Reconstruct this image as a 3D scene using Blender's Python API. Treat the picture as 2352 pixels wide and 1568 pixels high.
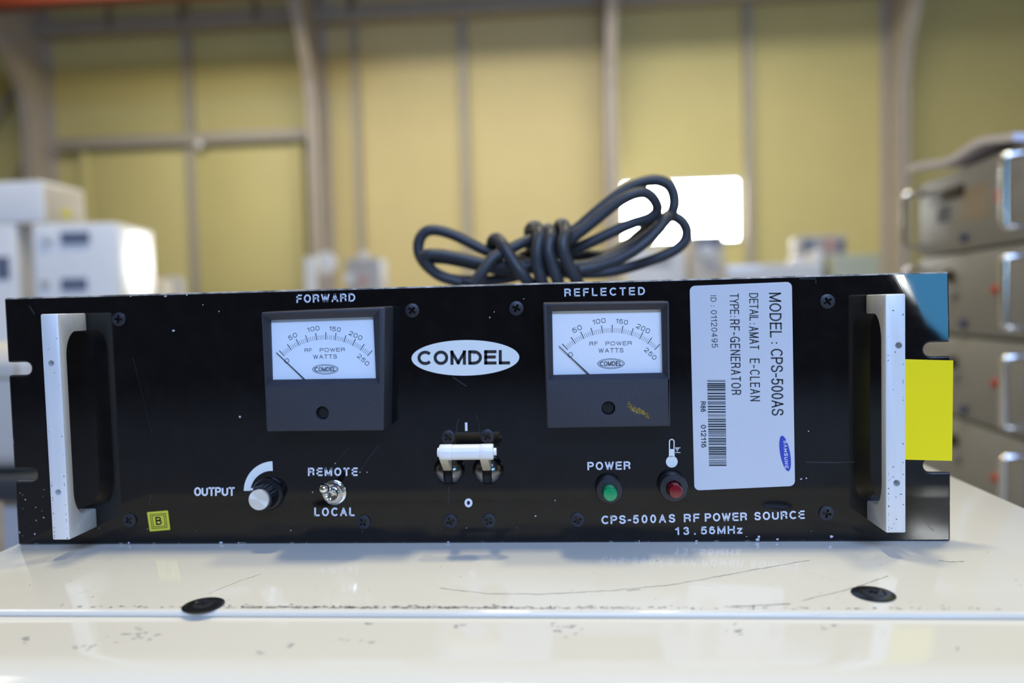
import bpy, bmesh, math, random
from mathutils import Vector, Matrix
random.seed(7)
S = bpy.context.scene
COL = S.collection
for o in list(bpy.data.objects): bpy.data.objects.remove(o)

# ------------------------------------------------------------------ camera
CAM = Vector((0.29425539, -0.37315501, 0.12062176))
FPX = 1700.0
ROW = [(0.99740284, 0.02565137, 0.06730213), (-0.0224521, 0.99860124, -0.04786921), (-0.0684359, 0.04623382, 0.99658365)]
W3 = [Vector((r[0], r[2], -r[1])) for r in ROW]          # right, down, forward in world space
cd = bpy.data.cameras.new('camera'); cam = bpy.data.objects.new('camera', cd); COL.objects.link(cam)
mw = Matrix((( W3[0].x, -W3[1].x, -W3[2].x, CAM.x), (W3[0].y, -W3[1].y, -W3[2].y, CAM.y), (W3[0].z, -W3[1].z, -W3[2].z, CAM.z), (0, 0, 0, 1)))
cam.matrix_world = mw
cd.sensor_width = 36.0; cd.lens = FPX / 2352 * 36; cd.clip_start = 0.01; cd.clip_end = 200
cd.dof.use_dof = True; cd.dof.focus_distance = 0.357; cd.dof.aperture_fstop = 4.0; cd.dof.aperture_blades = 0
S.camera = cam

# ------------------------------------------------------------------ world, lights, exposure
w = bpy.data.worlds.new('world'); S.world = w; w.use_nodes = True
w.node_tree.nodes['Background'].inputs[0].default_value = (0.95, 0.93, 0.90, 1)
w.node_tree.nodes['Background'].inputs[1].default_value = 0.07
def area(name, loc, target, sx, sy, power, color, spread=180):
    d = bpy.data.lights.new(name, 'AREA'); d.shape = 'RECTANGLE'; d.size = sx; d.size_y = sy
    d.energy = power; d.color = color; d.spread = math.radians(spread)
    o = bpy.data.objects.new(name, d); COL.objects.link(o); o.location = loc
    o.rotation_euler = (Vector(target) - Vector(loc)).to_track_quat('-Z', 'Y').to_euler()
    return o
area('high_front_window', (1.7, -8.8, 6.0), (0.24, 0.0, 0.07), 7.0, 2.2, 1300, (0.33, 0.50, 0.92))
area('side_door_daylight', (5.75, -7.4, 0.95), (0.47, 0.0, 0.115), 1.7, 1.5, 75, (0.10, 0.46, 0.90))
area('corner_glint_light', (4.75, -7.95, 0.70), (0.46, 0.0, 0.127), 0.48, 0.42, 22, (0.95, 1.0, 1.0))  # added unseen light; its reflection makes the white glint on the bent corner
area('hall_lamp_bench', (-0.3, 0.62, 6.6), (-0.3, 0.62, 0.0), 0.45, 0.45, 175, (1.0, 0.90, 0.56))
area('hall_lamp_bench', (1.5, 0.95, 6.6), (1.5, 0.95, 0.0), 0.45, 0.45, 115, (1.0, 0.90, 0.56))
for sx in (-1, 1): area('hall_lamp_aisle', (sx * 8.5, 1.2, 7.2), (sx * 8.5, 1.2, 0), 3.0, 3.0, 230, (1.0, 0.90, 0.66))  # added unseen fill lights that warm the handle sides
LAMPS = [(-6.2, 300), (-0.8, 350), (4.0, 300)]
for x, pw in LAMPS: area('hall_lamp_tube', (x, 10.6, 6.42), (x, 10.6, 0), 4.2, 0.14, pw, (1.0, 0.94, 0.80))
vs = S.view_settings; vs.view_transform = 'Standard'; vs.look = 'None'; vs.exposure = 0.0; vs.gamma = 1.0; vs.use_curve_mapping = False

# ------------------------------------------------------------------ pixel -> point helpers
def ray(px, py):
    return W3[0] * ((px - 1176) / FPX) + W3[1] * ((py - 784) / FPX) + W3[2]
def at(px, py, Y=0.0):
    d = ray(px, py); return CAM + d * ((Y - CAM.y) / d.y)
def atz(px, py, Z=0.0):
    d = ray(px, py); return CAM + d * ((Z - CAM.z) / d.z)
def hit(px, py, p, n):
    d = ray(px, py); return CAM + d * ((p - CAM).dot(n) / d.dot(n))

# ------------------------------------------------------------------ materials
def mat(name, col, rough=0.5, metal=0.0, var=0.0, vscale=30.0, bump=0.0, bscale=200.0, coat=0.0, spec=0.5, emit=None, estr=0.0, stretch=None):
    m = bpy.data.materials.new(name); m.use_nodes = True
    nt = m.node_tree; b = nt.nodes['Principled BSDF']
    b.inputs['Base Color'].default_value = (*col, 1); b.inputs['Roughness'].default_value = rough
    b.inputs['Metallic'].default_value = metal; b.inputs['Coat Weight'].default_value = coat; b.inputs['Coat Roughness'].default_value = 0.05
    b.inputs['Specular IOR Level'].default_value = spec
    if emit: b.inputs['Emission Color'].default_value = (*emit, 1); b.inputs['Emission Strength'].default_value = estr
    tc = nt.nodes.new('ShaderNodeTexCoord'); src = tc.outputs['Object']
    if stretch:
        mp = nt.nodes.new('ShaderNodeMapping'); mp.inputs['Scale'].default_value = stretch
        nt.links.new(src, mp.inputs[0]); src = mp.outputs[0]
    if var > 0:
        n = nt.nodes.new('ShaderNodeTexNoise'); n.inputs['Scale'].default_value = vscale; n.inputs['Detail'].default_value = 5
        nt.links.new(src, n.inputs[0])
        mx = nt.nodes.new('ShaderNodeMix'); mx.data_type = 'RGBA'
        mx.inputs[6].default_value = (*[c * (1 - var) for c in col], 1); mx.inputs[7].default_value = (*[min(1, c * (1 + var)) for c in col], 1)
        nt.links.new(n.outputs[0], mx.inputs[0]); nt.links.new(mx.outputs[2], b.inputs['Base Color'])
    if bump > 0:
        n2 = nt.nodes.new('ShaderNodeTexNoise'); n2.inputs['Scale'].default_value = bscale; n2.inputs['Detail'].default_value = 3
        nt.links.new(src, n2.inputs[0])
        bp = nt.nodes.new('ShaderNodeBump'); bp.inputs['Strength'].default_value = bump; bp.inputs['Distance'].default_value = 0.001
        nt.links.new(n2.outputs[0], bp.inputs['Height']); nt.links.new(bp.outputs[0], b.inputs['Normal'])
    return m
def worn(name, col, col2, lo, hi, scale, rough, rough2, metal2, stretch=None):
    """paint with patches worn through to a second surface"""
    m = mat(name, col, rough); nt = m.node_tree; b = nt.nodes['Principled BSDF']
    tc = nt.nodes.new('ShaderNodeTexCoord'); mp = nt.nodes.new('ShaderNodeMapping'); mp.inputs['Scale'].default_value = stretch or (1, 1, 1)
    n = nt.nodes.new('ShaderNodeTexNoise'); n.inputs['Scale'].default_value = scale; n.inputs['Detail'].default_value = 6; n.inputs['Roughness'].default_value = 0.65
    r = nt.nodes.new('ShaderNodeValToRGB'); r.color_ramp.elements[0].position = lo; r.color_ramp.elements[1].position = hi
    nt.links.new(tc.outputs['Object'], mp.inputs[0]); nt.links.new(mp.outputs[0], n.inputs[0]); nt.links.new(n.outputs[0], r.inputs[0])
    mx = nt.nodes.new('ShaderNodeMix'); mx.data_type = 'RGBA'; mx.inputs[6].default_value = (*col, 1); mx.inputs[7].default_value = (*col2, 1)
    nt.links.new(r.outputs[0], mx.inputs[0]); nt.links.new(mx.outputs[2], b.inputs['Base Color'])
    for key, a, c in (('Roughness', rough, rough2), ('Metallic', 0.0, metal2)):
        q = nt.nodes.new('ShaderNodeMix'); q.inputs[2].default_value = a; q.inputs[3].default_value = c
        nt.links.new(r.outputs[0], q.inputs[0]); nt.links.new(q.outputs[0], b.inputs[key])
    return m
def glass(name, tint=(1, 1, 1)):
    m = bpy.data.materials.new(name); m.use_nodes = True; nt = m.node_tree; nt.nodes.clear()
    out = nt.nodes.new('ShaderNodeOutputMaterial'); t = nt.nodes.new('ShaderNodeBsdfTransparent'); t.inputs[0].default_value = (*tint, 1)
    g = nt.nodes.new('ShaderNodeBsdfGlossy'); g.inputs['Roughness'].default_value = 0.03
    fr = nt.nodes.new('ShaderNodeFresnel'); fr.inputs[0].default_value = 1.35
    mx = nt.nodes.new('ShaderNodeMixShader')
    nt.links.new(fr.outputs[0], mx.inputs[0]); nt.links.new(t.outputs[0], mx.inputs[1]); nt.links.new(g.outputs[0], mx.inputs[2]); nt.links.new(mx.outputs[0], out.inputs[0])
    return m
def emission(name, col, st):
    m = bpy.data.materials.new(name); m.use_nodes = True; nt = m.node_tree; nt.nodes.clear()
    out = nt.nodes.new('ShaderNodeOutputMaterial'); e = nt.nodes.new('ShaderNodeEmission'); e.inputs[0].default_value = (*col, 1); e.inputs[1].default_value = st
    nt.links.new(e.outputs[0], out.inputs[0]); return m

M = dict(
 black=worn('black_panel_paint', (0.0030, 0.0030, 0.0038), (0.006, 0.006, 0.007), 0.45, 0.75, 90, 0.06, 0.10, 0.0),
 edge=worn('worn_panel_edge', (0.09, 0.085, 0.08), (0.48, 0.45, 0.41), 0.42, 0.66, 130, 0.5, 0.45, 0.15, (1, 3, 1)),
 edge2=worn('lightly_worn_panel_edge', (0.012, 0.012, 0.014), (0.40, 0.40, 0.36), 0.56, 0.70, 150, 0.4, 0.45, 0.15),
 bare=mat('bare_metal_chip', (0.72, 0.73, 0.78), 0.35, 0.4, 0.3, 400),
 faint=mat('faint_scratch', (0.022, 0.022, 0.030), 0.4, 0.0, 0.4, 300),
 alu=mat('brushed_aluminium', (0.78, 0.78, 0.77), 0.45, 0.25, 0.10, 60, 0.12, 900, stretch=(6, 6, 0.4)),
 alu_dirt=mat('grey_dirt', (0.10, 0.10, 0.12), 0.6, 0, 0.3, 300),
 screw=mat('black_oxide_screw', (0.024, 0.024, 0.030), 0.42, 0.2, 0.2, 300),
 case=mat('dark_meter_plastic', (0.028, 0.030, 0.040), 0.50, 0, 0.15, 700, 0.25, 2600),
 dial=mat('white_dial', (0.84, 0.86, 0.88), 0.6, 0, 0.02, 50),
 ink=mat('black_ink', (0.012, 0.013, 0.015), 0.55, 0, 0.2, 300),
 dialink=mat('grey_dial_ink', (0.10, 0.115, 0.14), 0.6, 0, 0.2, 300),
 needle=mat('dark_needle', (0.02, 0.03, 0.03), 0.4, 0.2, 0.1, 300),
 print=mat('white_silkscreen', (0.78, 0.78, 0.82), 0.55, 0, 0.05, 200),
 logo=mat('white_logo_print', (0.78, 0.80, 0.76), 0.5, 0, 0.03, 80),
 label=mat('satin_white_label', (0.62, 0.63, 0.66), 0.42, 0, 0.03, 40),
 labelink=mat('dark_label_ink', (0.018, 0.028, 0.03), 0.5, 0, 0.2, 300),
 blueink=mat('blue_label_ink', (0.035, 0.06, 0.42), 0.5, 0, 0.1, 100),
 yellow=mat('yellow_paper', (0.97, 0.77, 0.012), 0.7, 0, 0.03, 30, spec=0.15),
 yellow2=mat('yellow_sticker', (0.62, 0.56, 0.035), 0.5, 0, 0.06, 60),
 chrome=mat('bright_chrome', (0.86, 0.85, 0.83), 0.14, 1.0, 0.05, 100),
 dome=mat('black_chrome', (0.20, 0.20, 0.21), 0.16, 1.0, 0.1, 100),
 knob=mat('black_knob_plastic', (0.012, 0.012, 0.013), 0.25, 0, 0.2, 200),
 cap=mat('spun_aluminium', (0.88, 0.87, 0.83), 0.32, 0.6, 0.04, 120),
 white=mat('white_nylon', (0.84, 0.83, 0.80), 0.4, 0, 0.03, 100),
 ivory=mat('ivory_plastic', (0.60, 0.54, 0.42), 0.45, 0, 0.05, 100),
 slotshade=mat('slot_shade_black', (0.006, 0.006, 0.006), 0.7, 0, 0.1, 100),
 green=mat('green_lens', (0.008, 0.30, 0.10), 0.18, 0, 0.25, 500, coat=0.6),
 red=mat('red_lens', (0.20, 0.006, 0.012), 0.18, 0, 0.35, 700, coat=0.6),
 lampring=mat('black_lamp_ring', (0.022, 0.021, 0.024), 0.38, 0, 0.2, 200),
 ochre=mat('gold_scuff', (0.48, 0.33, 0.06), 0.5, 0.3, 0.3, 900),
 chassis=mat('grey_chassis', (0.25, 0.26, 0.27), 0.4, 0.6, 0.1, 20),
 cable=mat('black_rubber_cable', (0.034, 0.035, 0.040), 0.46, 0, 0.25, 60, 0.1, 300),
 glass=glass('meter_glass'),
)

nt_ = M['cap'].node_tree; tg_ = nt_.nodes.new('ShaderNodeTangent'); tg_.direction_type = 'RADIAL'; tg_.axis = 'Y'
nt_.links.new(tg_.outputs[0], nt_.nodes['Principled BSDF'].inputs['Tangent']); nt_.nodes['Principled BSDF'].inputs['Anisotropic'].default_value = 0.85
M['polished'] = mat('satin_aluminium_sheet', (0.86, 0.88, 0.9), 0.34, 1.0, 0.03, 6)

# ------------------------------------------------------------------ object helpers
WL = {}
def link(o, parent=None, loc=(0, 0, 0)):
    """loc = wanted world offset of the object's own coordinates"""
    COL.objects.link(o); loc = Vector(loc)
    if parent is not None:
        o.parent = parent; o.location = loc - WL[parent.name]
    else: o.location = loc
    WL[o.name] = loc
    return o
def empty(name, parent=None, loc=(0, 0, 0)):
    o = bpy.data.objects.new(name, None); o.empty_display_size = 0.02
    return link(o, parent, loc)
def tag(o, label=None, cat=None, group=None, kind=None):
    if label: o['label'] = label
    if cat: o['category'] = cat
    if group: o['group'] = group
    if kind: o['kind'] = kind
    return o
def mobj(name, me, m, parent=None, loc=(0, 0, 0), smooth=False):
    if len(me.materials): me.materials.clear()
    for q in (m if isinstance(m, (list, tuple)) else [m]): me.materials.append(q)
    if smooth:
        for p in me.polygons: p.use_smooth = True
        try: me.set_sharp_from_angle(angle=math.radians(38))
        except Exception: pass
    return link(bpy.data.objects.new(name, me), parent, loc)
def bm_obj(name, bm, m, parent=None, loc=(0, 0, 0), smooth=False):
    bmesh.ops.recalc_face_normals(bm, faces=bm.faces)
    me = bpy.data.meshes.new(name); bm.to_mesh(me); bm.free()
    return mobj(name, me, m, parent, loc, smooth)
def to_me(bm):
    bmesh.ops.recalc_face_normals(bm, faces=bm.faces)
    me = bpy.data.meshes.new('tmp'); bm.to_mesh(me); bm.free(); return me
def poly_prism(bm, pts, vec):
    """closed polygon pts (3-D, any winding) extruded by vec"""
    a = [bm.verts.new(p) for p in pts]; b = [bm.verts.new(Vector(p) + Vector(vec)) for p in pts]
    n = len(a); bm.faces.new(a); bm.faces.new(b[::-1])
    for i in range(n): bm.faces.new((a[i], b[i], b[(i + 1) % n], a[(i + 1) % n]))
    return a, b
def bevel_all(bm, off, seg=2, ang=30, clamp=True):
    bmesh.ops.recalc_face_normals(bm, faces=bm.faces)
    es = [e for e in bm.edges if len(e.link_faces) == 2 and e.calc_face_angle(0) > math.radians(ang)]
    if es: bmesh.ops.bevel(bm, geom=es, offset=off, segments=seg, affect='EDGES', profile=0.5, clamp_overlap=clamp)
def box_bm(lo, hi, bev=0.0, seg=2, bm=None):
    b = bmesh.new()
    poly_prism(b, [(lo[0], lo[1], lo[2]), (hi[0], lo[1], lo[2]), (hi[0], hi[1], lo[2]), (lo[0], hi[1], lo[2])], (0, 0, hi[2] - lo[2]))
    if bev: bevel_all(b, bev, seg)
    return b
def box(name, lo, hi, m, parent=None, bev=0.0, loc=(0, 0, 0), seg=2):
    return bm_obj(name, box_bm(lo, hi, bev, seg), m, parent, loc, smooth=bev > 0)
def lathe_bm(prof, c=(0, 0, 0), axis=(0, -1, 0), n=32, bm=None):
    """profile of (radius, height along axis) turned about axis through c"""
    bm = bm or bmesh.new(); ax = Vector(axis).normalized()
    u = ax.orthogonal().normalized(); v = ax.cross(u); c = Vector(c); rings = []
    for r, h in prof:
        if r <= 1e-9: rings.append([bm.verts.new(c + ax * h)])
        else: rings.append([bm.verts.new(c + ax * h + (u * math.cos(2 * math.pi * i / n) + v * math.sin(2 * math.pi * i / n)) * r) for i in range(n)])
    for a, b in zip(rings, rings[1:]):
        for i in range(n):
            j = (i + 1) % n
            if len(a) == 1 and len(b) == 1: continue
            if len(a) == 1: bm.faces.new((a[0], b[i], b[j]))
            elif len(b) == 1: bm.faces.new((a[i], b[0], a[j]))
            else: bm.faces.new((a[i], b[i], b[j], a[j]))
    for rg in (rings[0], rings[-1]):
        if len(rg) > 2: bm.faces.new(rg)
    return bm
def tube_bm(pts, r, n=10, bm=None, sub=8, closed=False, rad=None):
    """round tube through a smooth path"""
    bm = bm or bmesh.new(); P = [Vector(p) for p in pts]; Q = []
    if sub > 1:
        ext = ([P[-1]] + P + [P[0], P[1]]) if closed else ([P[0] * 2 - P[1]] + P + [P[-1] * 2 - P[-2]])
        for i in range(1, len(ext) - 2):
            a, b, c, d = ext[i - 1:i + 3]
            for k in range(sub):
                t = k / sub
                Q.append(0.5 * ((2 * b) + (c - a) * t + (2 * a - 5 * b + 4 * c - d) * t * t + (3 * b - a - 3 * c + d) * t ** 3))
        if not closed: Q.append(P[-1])
    else: Q = P
    m = len(Q); u = None; rings = []
    for i in range(m):
        t = (Q[(i + 1) % m] - Q[i - 1]) if closed else (Q[min(i + 1, m - 1)] - Q[max(i - 1, 0)])
        t.normalize()
        u = t.orthogonal().normalized() if u is None else (u - t * u.dot(t)).normalized()
        v = t.cross(u); rr = r if rad is None else r * rad[min(int(i / max(sub, 1)), len(rad) - 1)]
        rings.append([bm.verts.new(Q[i] + (u * math.cos(2 * math.pi * k / n) + v * math.sin(2 * math.pi * k / n)) * rr) for k in range(n)])
    pairs = list(zip(rings, rings[1:])) + ([(rings[-1], rings[0])] if closed else [])
    for a, b in pairs:
        for k in range(n): bm.faces.new((a[k], b[k], b[(k + 1) % n], a[(k + 1) % n]))
    if not closed: bm.faces.new(rings[0]); bm.faces.new(rings[-1][::-1])
    return bm
def cut(me, cutters):
    """boolean difference; returns a new mesh"""
    a = bpy.data.objects.new('a', me); COL.objects.link(a); ts = [a]
    for c in cutters:
        b = bpy.data.objects.new('b', c); COL.objects.link(b); ts.append(b)
        md = a.modifiers.new('c', 'BOOLEAN'); md.operation = 'DIFFERENCE'; md.object = b; md.solver = 'EXACT'
    dg = bpy.context.evaluated_depsgraph_get(); dg.update()
    r = bpy.data.meshes.new_from_object(a.evaluated_get(dg))
    for t in ts: bpy.data.objects.remove(t)
    return r
def spl(pts, n=5):
    """smooth line through 2-D points"""
    P = [pts[0]] + list(pts) + [pts[-1]]; out = []
    for i in range(1, len(P) - 2):
        p0, p1, p2, p3 = P[i - 1:i + 3]
        for k in range(n):
            t = k / n
            out.append(tuple(0.5 * (2 * p1[j] + (p2[j] - p0[j]) * t + (2 * p0[j] - 5 * p1[j] + 4 * p2[j] - p3[j]) * t * t + (3 * p1[j] - p0[j] - 3 * p2[j] + p3[j]) * t ** 3) for j in (0, 1)))
    return out + [pts[-1]]
def ell(cx, cy, rx, ry, a0, a1, n=18, e=2.0):
    out = []
    for i in range(n + 1):
        t = math.radians(a0 + (a1 - a0) * i / n); c, s_ = math.cos(t), math.sin(t)
        out.append((cx + rx * math.copysign(abs(c) ** (2 / e), c), cy + ry * math.copysign(abs(s_) ** (2 / e), s_)))
    return out
def glyph(ch, e):
    """strokes (centre lines in a unit box) and width of one character"""
    L = lambda *p: list(p)
    if ch == 'A': return .76, [L((0, 0), (.5, 1)), L((.5, 1), (1, 0)), L((.2, .34), (.8, .34))]
    if ch == 'B': return .70, [L((0, 0), (0, 1)), L((0, 1), (.6, 1)) + ell(.6, .77, .34, .23, 90, -90, 10, e) + L((0, .54)), L((0, .54), (.62, .54)) + ell(.62, .27, .38, .27, 90, -90, 10, e) + L((0, 0))]
    if ch == 'C': return .76, [ell(.57, .5, .57, .5, 42, 318, 26, e)]
    if ch == 'D': return .74, [L((0, 0), (0, 1)), L((0, 1), (.4, 1)) + ell(.4, .5, .6, .5, 90, -90, 18, e) + L((0, 0))]
    if ch == 'E': return .64, [L((0, 0), (0, 1)), L((0, 1), (1, 1)), L((0, .53), (.92, .53)), L((0, 0), (1, 0))]
    if ch == 'F': return .60, [L((0, 0), (0, 1)), L((0, 1), (1, 1)), L((0, .5), (.88, .5))]
    if ch == 'G': return .78, [ell(.55, .5, .55, .5, 42, 340, 26, e), L((1, 0), (1, .46)), L((1, .46), (.55, .46))]
    if ch == 'H': return .74, [L((0, 0), (0, 1)), L((1, 0), (1, 1)), L((0, .52), (1, .52))]
    if ch == 'I' or ch == '|': return .0, [L((.5, 0), (.5, 1))]
    if ch == 'L': return .56, [L((0, 0), (0, 1)), L((0, 0), (1, 0))]
    if ch == 'M': return .86, [L((0, 0), (0, 1)), L((0, 1), (.5, .05)), L((.5, .05), (1, 1)), L((1, 1), (1, 0))]
    if ch == 'N': return .74, [L((0, 0), (0, 1)), L((0, 1), (1, 0)), L((1, 0), (1, 1))]
    if ch == 'O': return .80, [ell(.5, .5, .5, .5, 0, 360, 32, e)]
    if ch == 'P': return .68, [L((0, 0), (0, 1)), L((0, 1), (.58, 1)) + ell(.58, .73, .42, .27, 90, -90, 12, e) + L((0, .46))]
    if ch == 'R': return .72, [L((0, 0), (0, 1)), L((0, 1), (.58, 1)) + ell(.58, .75, .4, .25, 90, -90, 12, e) + L((0, .5)), L((.5, .5), (.78, .44), (.93, .28), (.96, 0))]
    if ch == 'S': return .68, [spl([(.97, .73), (.86, .92), (.5, 1), (.15, .93), (.03, .75), (.15, .59), (.5, .52), (.86, .43), (1, .26), (.87, .07), (.5, 0), (.12, .08), (0, .28)])]
    if ch == 'T': return .66, [L((0, 1), (1, 1)), L((.5, 0), (.5, 1))]
    if ch == 'U': return .72, [L((0, 1), (0, .34)) + ell(.5, .34, .5, .34, 180, 360, 16, e) + L((1, 1))]
    if ch == 'W': return 1.0, [L((0, 1), (.26, 0)), L((.26, 0), (.5, .95)), L((.5, .95), (.74, 0)), L((.74, 0), (1, 1))]
    if ch == 'Y': return .70, [L((0, 1), (.5, .45)), L((1, 1), (.5, .45)), L((.5, .45), (.5, 0))]
    if ch == 'z': return .50, [L((0, .68), (1, .68)), L((1, .68), (0, 0)), L((0, 0), (1, 0))]
    if ch == 'o': return .60, [ell(.5, .4, .5, .4, 0, 360, 28, e)]
    if ch == '0': return .60, [ell(.5, .5, .5, .5, 0, 360, 28, e)]
    if ch == '1': return .26, [L((1, 0), (1, 1)), L((1, 1), (.6, .84), (0, .76))]
    if ch == '2': return .60, [spl([(.02, .72), (.15, .93), (.5, 1), (.87, .93), (.98, .73), (.82, .5), (.35, .22), (.05, .0)]), L((0, 0), (1, 0))]
    if ch == '3': return .60, [spl([(.04, .78), (.2, .95), (.5, 1), (.82, .93), (.92, .76), (.8, .6), (.42, .54)]), spl([(.42, .54), (.85, .47), (1, .27), (.85, .06), (.5, 0), (.15, .06), (0, .24)])]
    if ch == '4': return .62, [L((.74, 0), (.74, 1)), L((.74, 1), (0, .27)), L((0, .27), (1, .27))]
    if ch == '5': return .60, [L((.92, 1), (.16, 1)), L((.16, 1), (.07, .5)), spl([(.07, .5), (.3, .62), (.6, .64), (.92, .52), (1, .32), (.9, .1), (.52, 0), (.14, .06), (0, .24)])]
    if ch == '6': return .60, [ell(.5, .32, .5, .32, 0, 360, 24, e), spl([(0, .34), (.03, .62), (.2, .92), (.55, 1), (.9, .84)])]
    if ch == '8': return .60, [ell(.5, .76, .42, .24, 0, 360, 20, e), ell(.5, .27, .5, .27, 0, 360, 22, e)]
    if ch == '9': return .60, [ell(.5, .68, .5, .32, 0, 360, 24, e), spl([(1, .66), (.97, .38), (.8, .08), (.45, 0), (.1, .16)])]
    if ch == '-': return .34, [L((0, .4), (1, .4))]
    if ch == ':': return .0, [L((.5, 0), (.5, .001)), L((.5, .62), (.5, .621))]
    if ch == '.': return .0, [L((.5, 0), (.5, .001))]
    return .3, []
def glyph_strips(body, W, H, wt, gap, e=2.0):
    """flat strokes of a word W wide and H high; returns strips as (left, right) 2-D point lists"""
    t = wt * H; ws = [glyph(c, e) for c in body]
    nat = sum(w for w, _ in ws); n = len(ws)
    k = (W - n * t) / (nat + gap * (n - 1)) if nat + gap * (n - 1) > 0 else 0
    x = 0.0; out = []
    for (wd, strokes) in ws:
        cw = wd * k
        for st in strokes:
            P = [Vector((x + t / 2 + u * cw, t / 2 + v * (H - t))) for u, v in st]
            if len(P) == 2 and (P[0] - P[1]).length < t * 0.5:
                c = P[0]; P = [c - Vector((0, t / 2)), c + Vector((0, t / 2))]
                capx = 0
            else: capx = t / 2
            closed = (P[0] - P[-1]).length < 1e-7
            Lf, Rt = [], []
            for i in range(len(P)):
                if closed: d = P[(i + 1) % (len(P) - 1)] - P[(i - 1) % (len(P) - 1)] if i < len(P) - 1 else P[1] - P[-2]
                else: d = P[min(i + 1, len(P) - 1)] - P[max(i - 1, 0)]
                d.normalize(); nrm = Vector((-d.y, d.x)); q = P[i].copy()
                m = 1.0
                if 0 < i < len(P) - 1:
                    d1 = (P[i] - P[i - 1]).normalized(); m = 1 / max(0.5, abs(nrm.dot(Vector((-d1.y, d1.x)))))
                if not closed and len(st) <= 3 and capx:
                    if i == 0: q = q - d * capx * 0.98
                    if i == len(P) - 1: q = q + d * capx * 0.98
                q.y = q.y
                a_, b_ = q + nrm * t / 2 * m, q - nrm * t / 2 * m
                for z in (a_, b_): z.y = min(max(z.y, 0), H)
                Lf.append(a_); Rt.append(b_)
            out.append((Lf, Rt))
        x += cw + t + gap * k
    return out
class Print:
    """collects flat printed shapes; each word is fitted between two base-line points"""
    def __init__(s): s.v = []; s.f = []
    def add(s, vs_, fs):
        k = len(s.v); s.v += vs_; s.f += [tuple(i + k for i in f) for f in fs]
    def word(s, body, p0, p1, up, cap, gap=0.2, wt=0.17, e=2.0):
        p0, p1 = Vector(p0), Vector(p1); W = (p1 - p0).length; ex = (p1 - p0) / W; ey = Vector(up).normalized()
        for lf, rt in glyph_strips(body, W, cap, wt, gap, e):
            s.strip([p0 + ex * q.x + ey * q.y for q in lf], [p0 + ex * q.x + ey * q.y for q in rt])
    def poly(s, pts): s.add([Vector(p) for p in pts], [tuple(range(len(pts)))])
    def strip(s, a, b):
        s.add([Vector(p) for p in a] + [Vector(p) for p in b], [(i, i + 1, len(a) + i + 1, len(a) + i) for i in range(len(a) - 1)])
    def build(s, name, m, parent, depth=(0, 0.0001, 0)):
        bm = bmesh.new(); vv = [bm.verts.new(p) for p in s.v]
        for f in s.f:
            try: bm.faces.new([vv[i] for i in f])
            except ValueError: pass
        me = bpy.data.meshes.new(name); bm.to_mesh(me); bm.free()
        # make every face look out of the panel
        out = -Vector(depth).normalized()
        bm = bmesh.new(); bm.from_mesh(me)
        fl = [f for f in bm.faces if f.normal.dot(out) < 0]
        if fl: bmesh.ops.reverse_faces(bm, faces=fl)
        # give the print its thickness
        r = bmesh.ops.extrude_face_region(bm, geom=bm.faces[:])
        bmesh.ops.translate(bm, vec=Vector(depth), verts=[e for e in r['geom'] if isinstance(e, bmesh.types.BMVert)])
        bm.to_mesh(me); bm.free()
        return mobj(name, me, m, parent)
UPZ = Vector((0, 0, 1))
def px_word(pr, body, a, b, cap_px, Y, gap=0.2, wt=0.17, e=2.0):
    """word whose base line runs from pixel a to pixel b on the plane at depth Y"""
    p0, p1 = at(*a, Y), at(*b, Y)
    d = Vector((b[0] - a[0], b[1] - a[1])).normalized(); n = (d[1], -d[0])
    mx = ((a[0] + b[0]) / 2, (a[1] + b[1]) / 2)
    q = at(mx[0] + n[0] * cap_px, mx[1] + n[1] * cap_px, Y) - at(*mx, Y)
    pr.word(body, p0, p1, q, q.length, gap, wt, e)
def ring_px(c, rx, ry, Y, n=48, rot=0.0, a0=0, a1=360):
    out = []; full = a1 - a0 >= 360
    for i in range(n if full else n + 1):
        t = math.radians(a0 + (a1 - a0) * i / n); x, y = rx * math.cos(t), ry * math.sin(t)
        out.append(at(c[0] + x * math.cos(rot) - y * math.sin(rot), c[1] + x * math.sin(rot) + y * math.cos(rot), Y))
    return out
def rounded_quad(q, r, n=5):
    """corner list (3-D) with rounded corners"""
    out = []; q = [Vector(p) for p in q]
    for i in range(len(q)):
        c, a, b = q[i], q[i - 1], q[(i + 1) % len(q)]
        u = (a - c).normalized() * r; v = (b - c).normalized() * r
        for k in range(n + 1):
            t = k / n * math.pi / 2
            out.append(c + u * (1 - math.sin(t)) + v * (1 - math.cos(t)))
    return out

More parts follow.
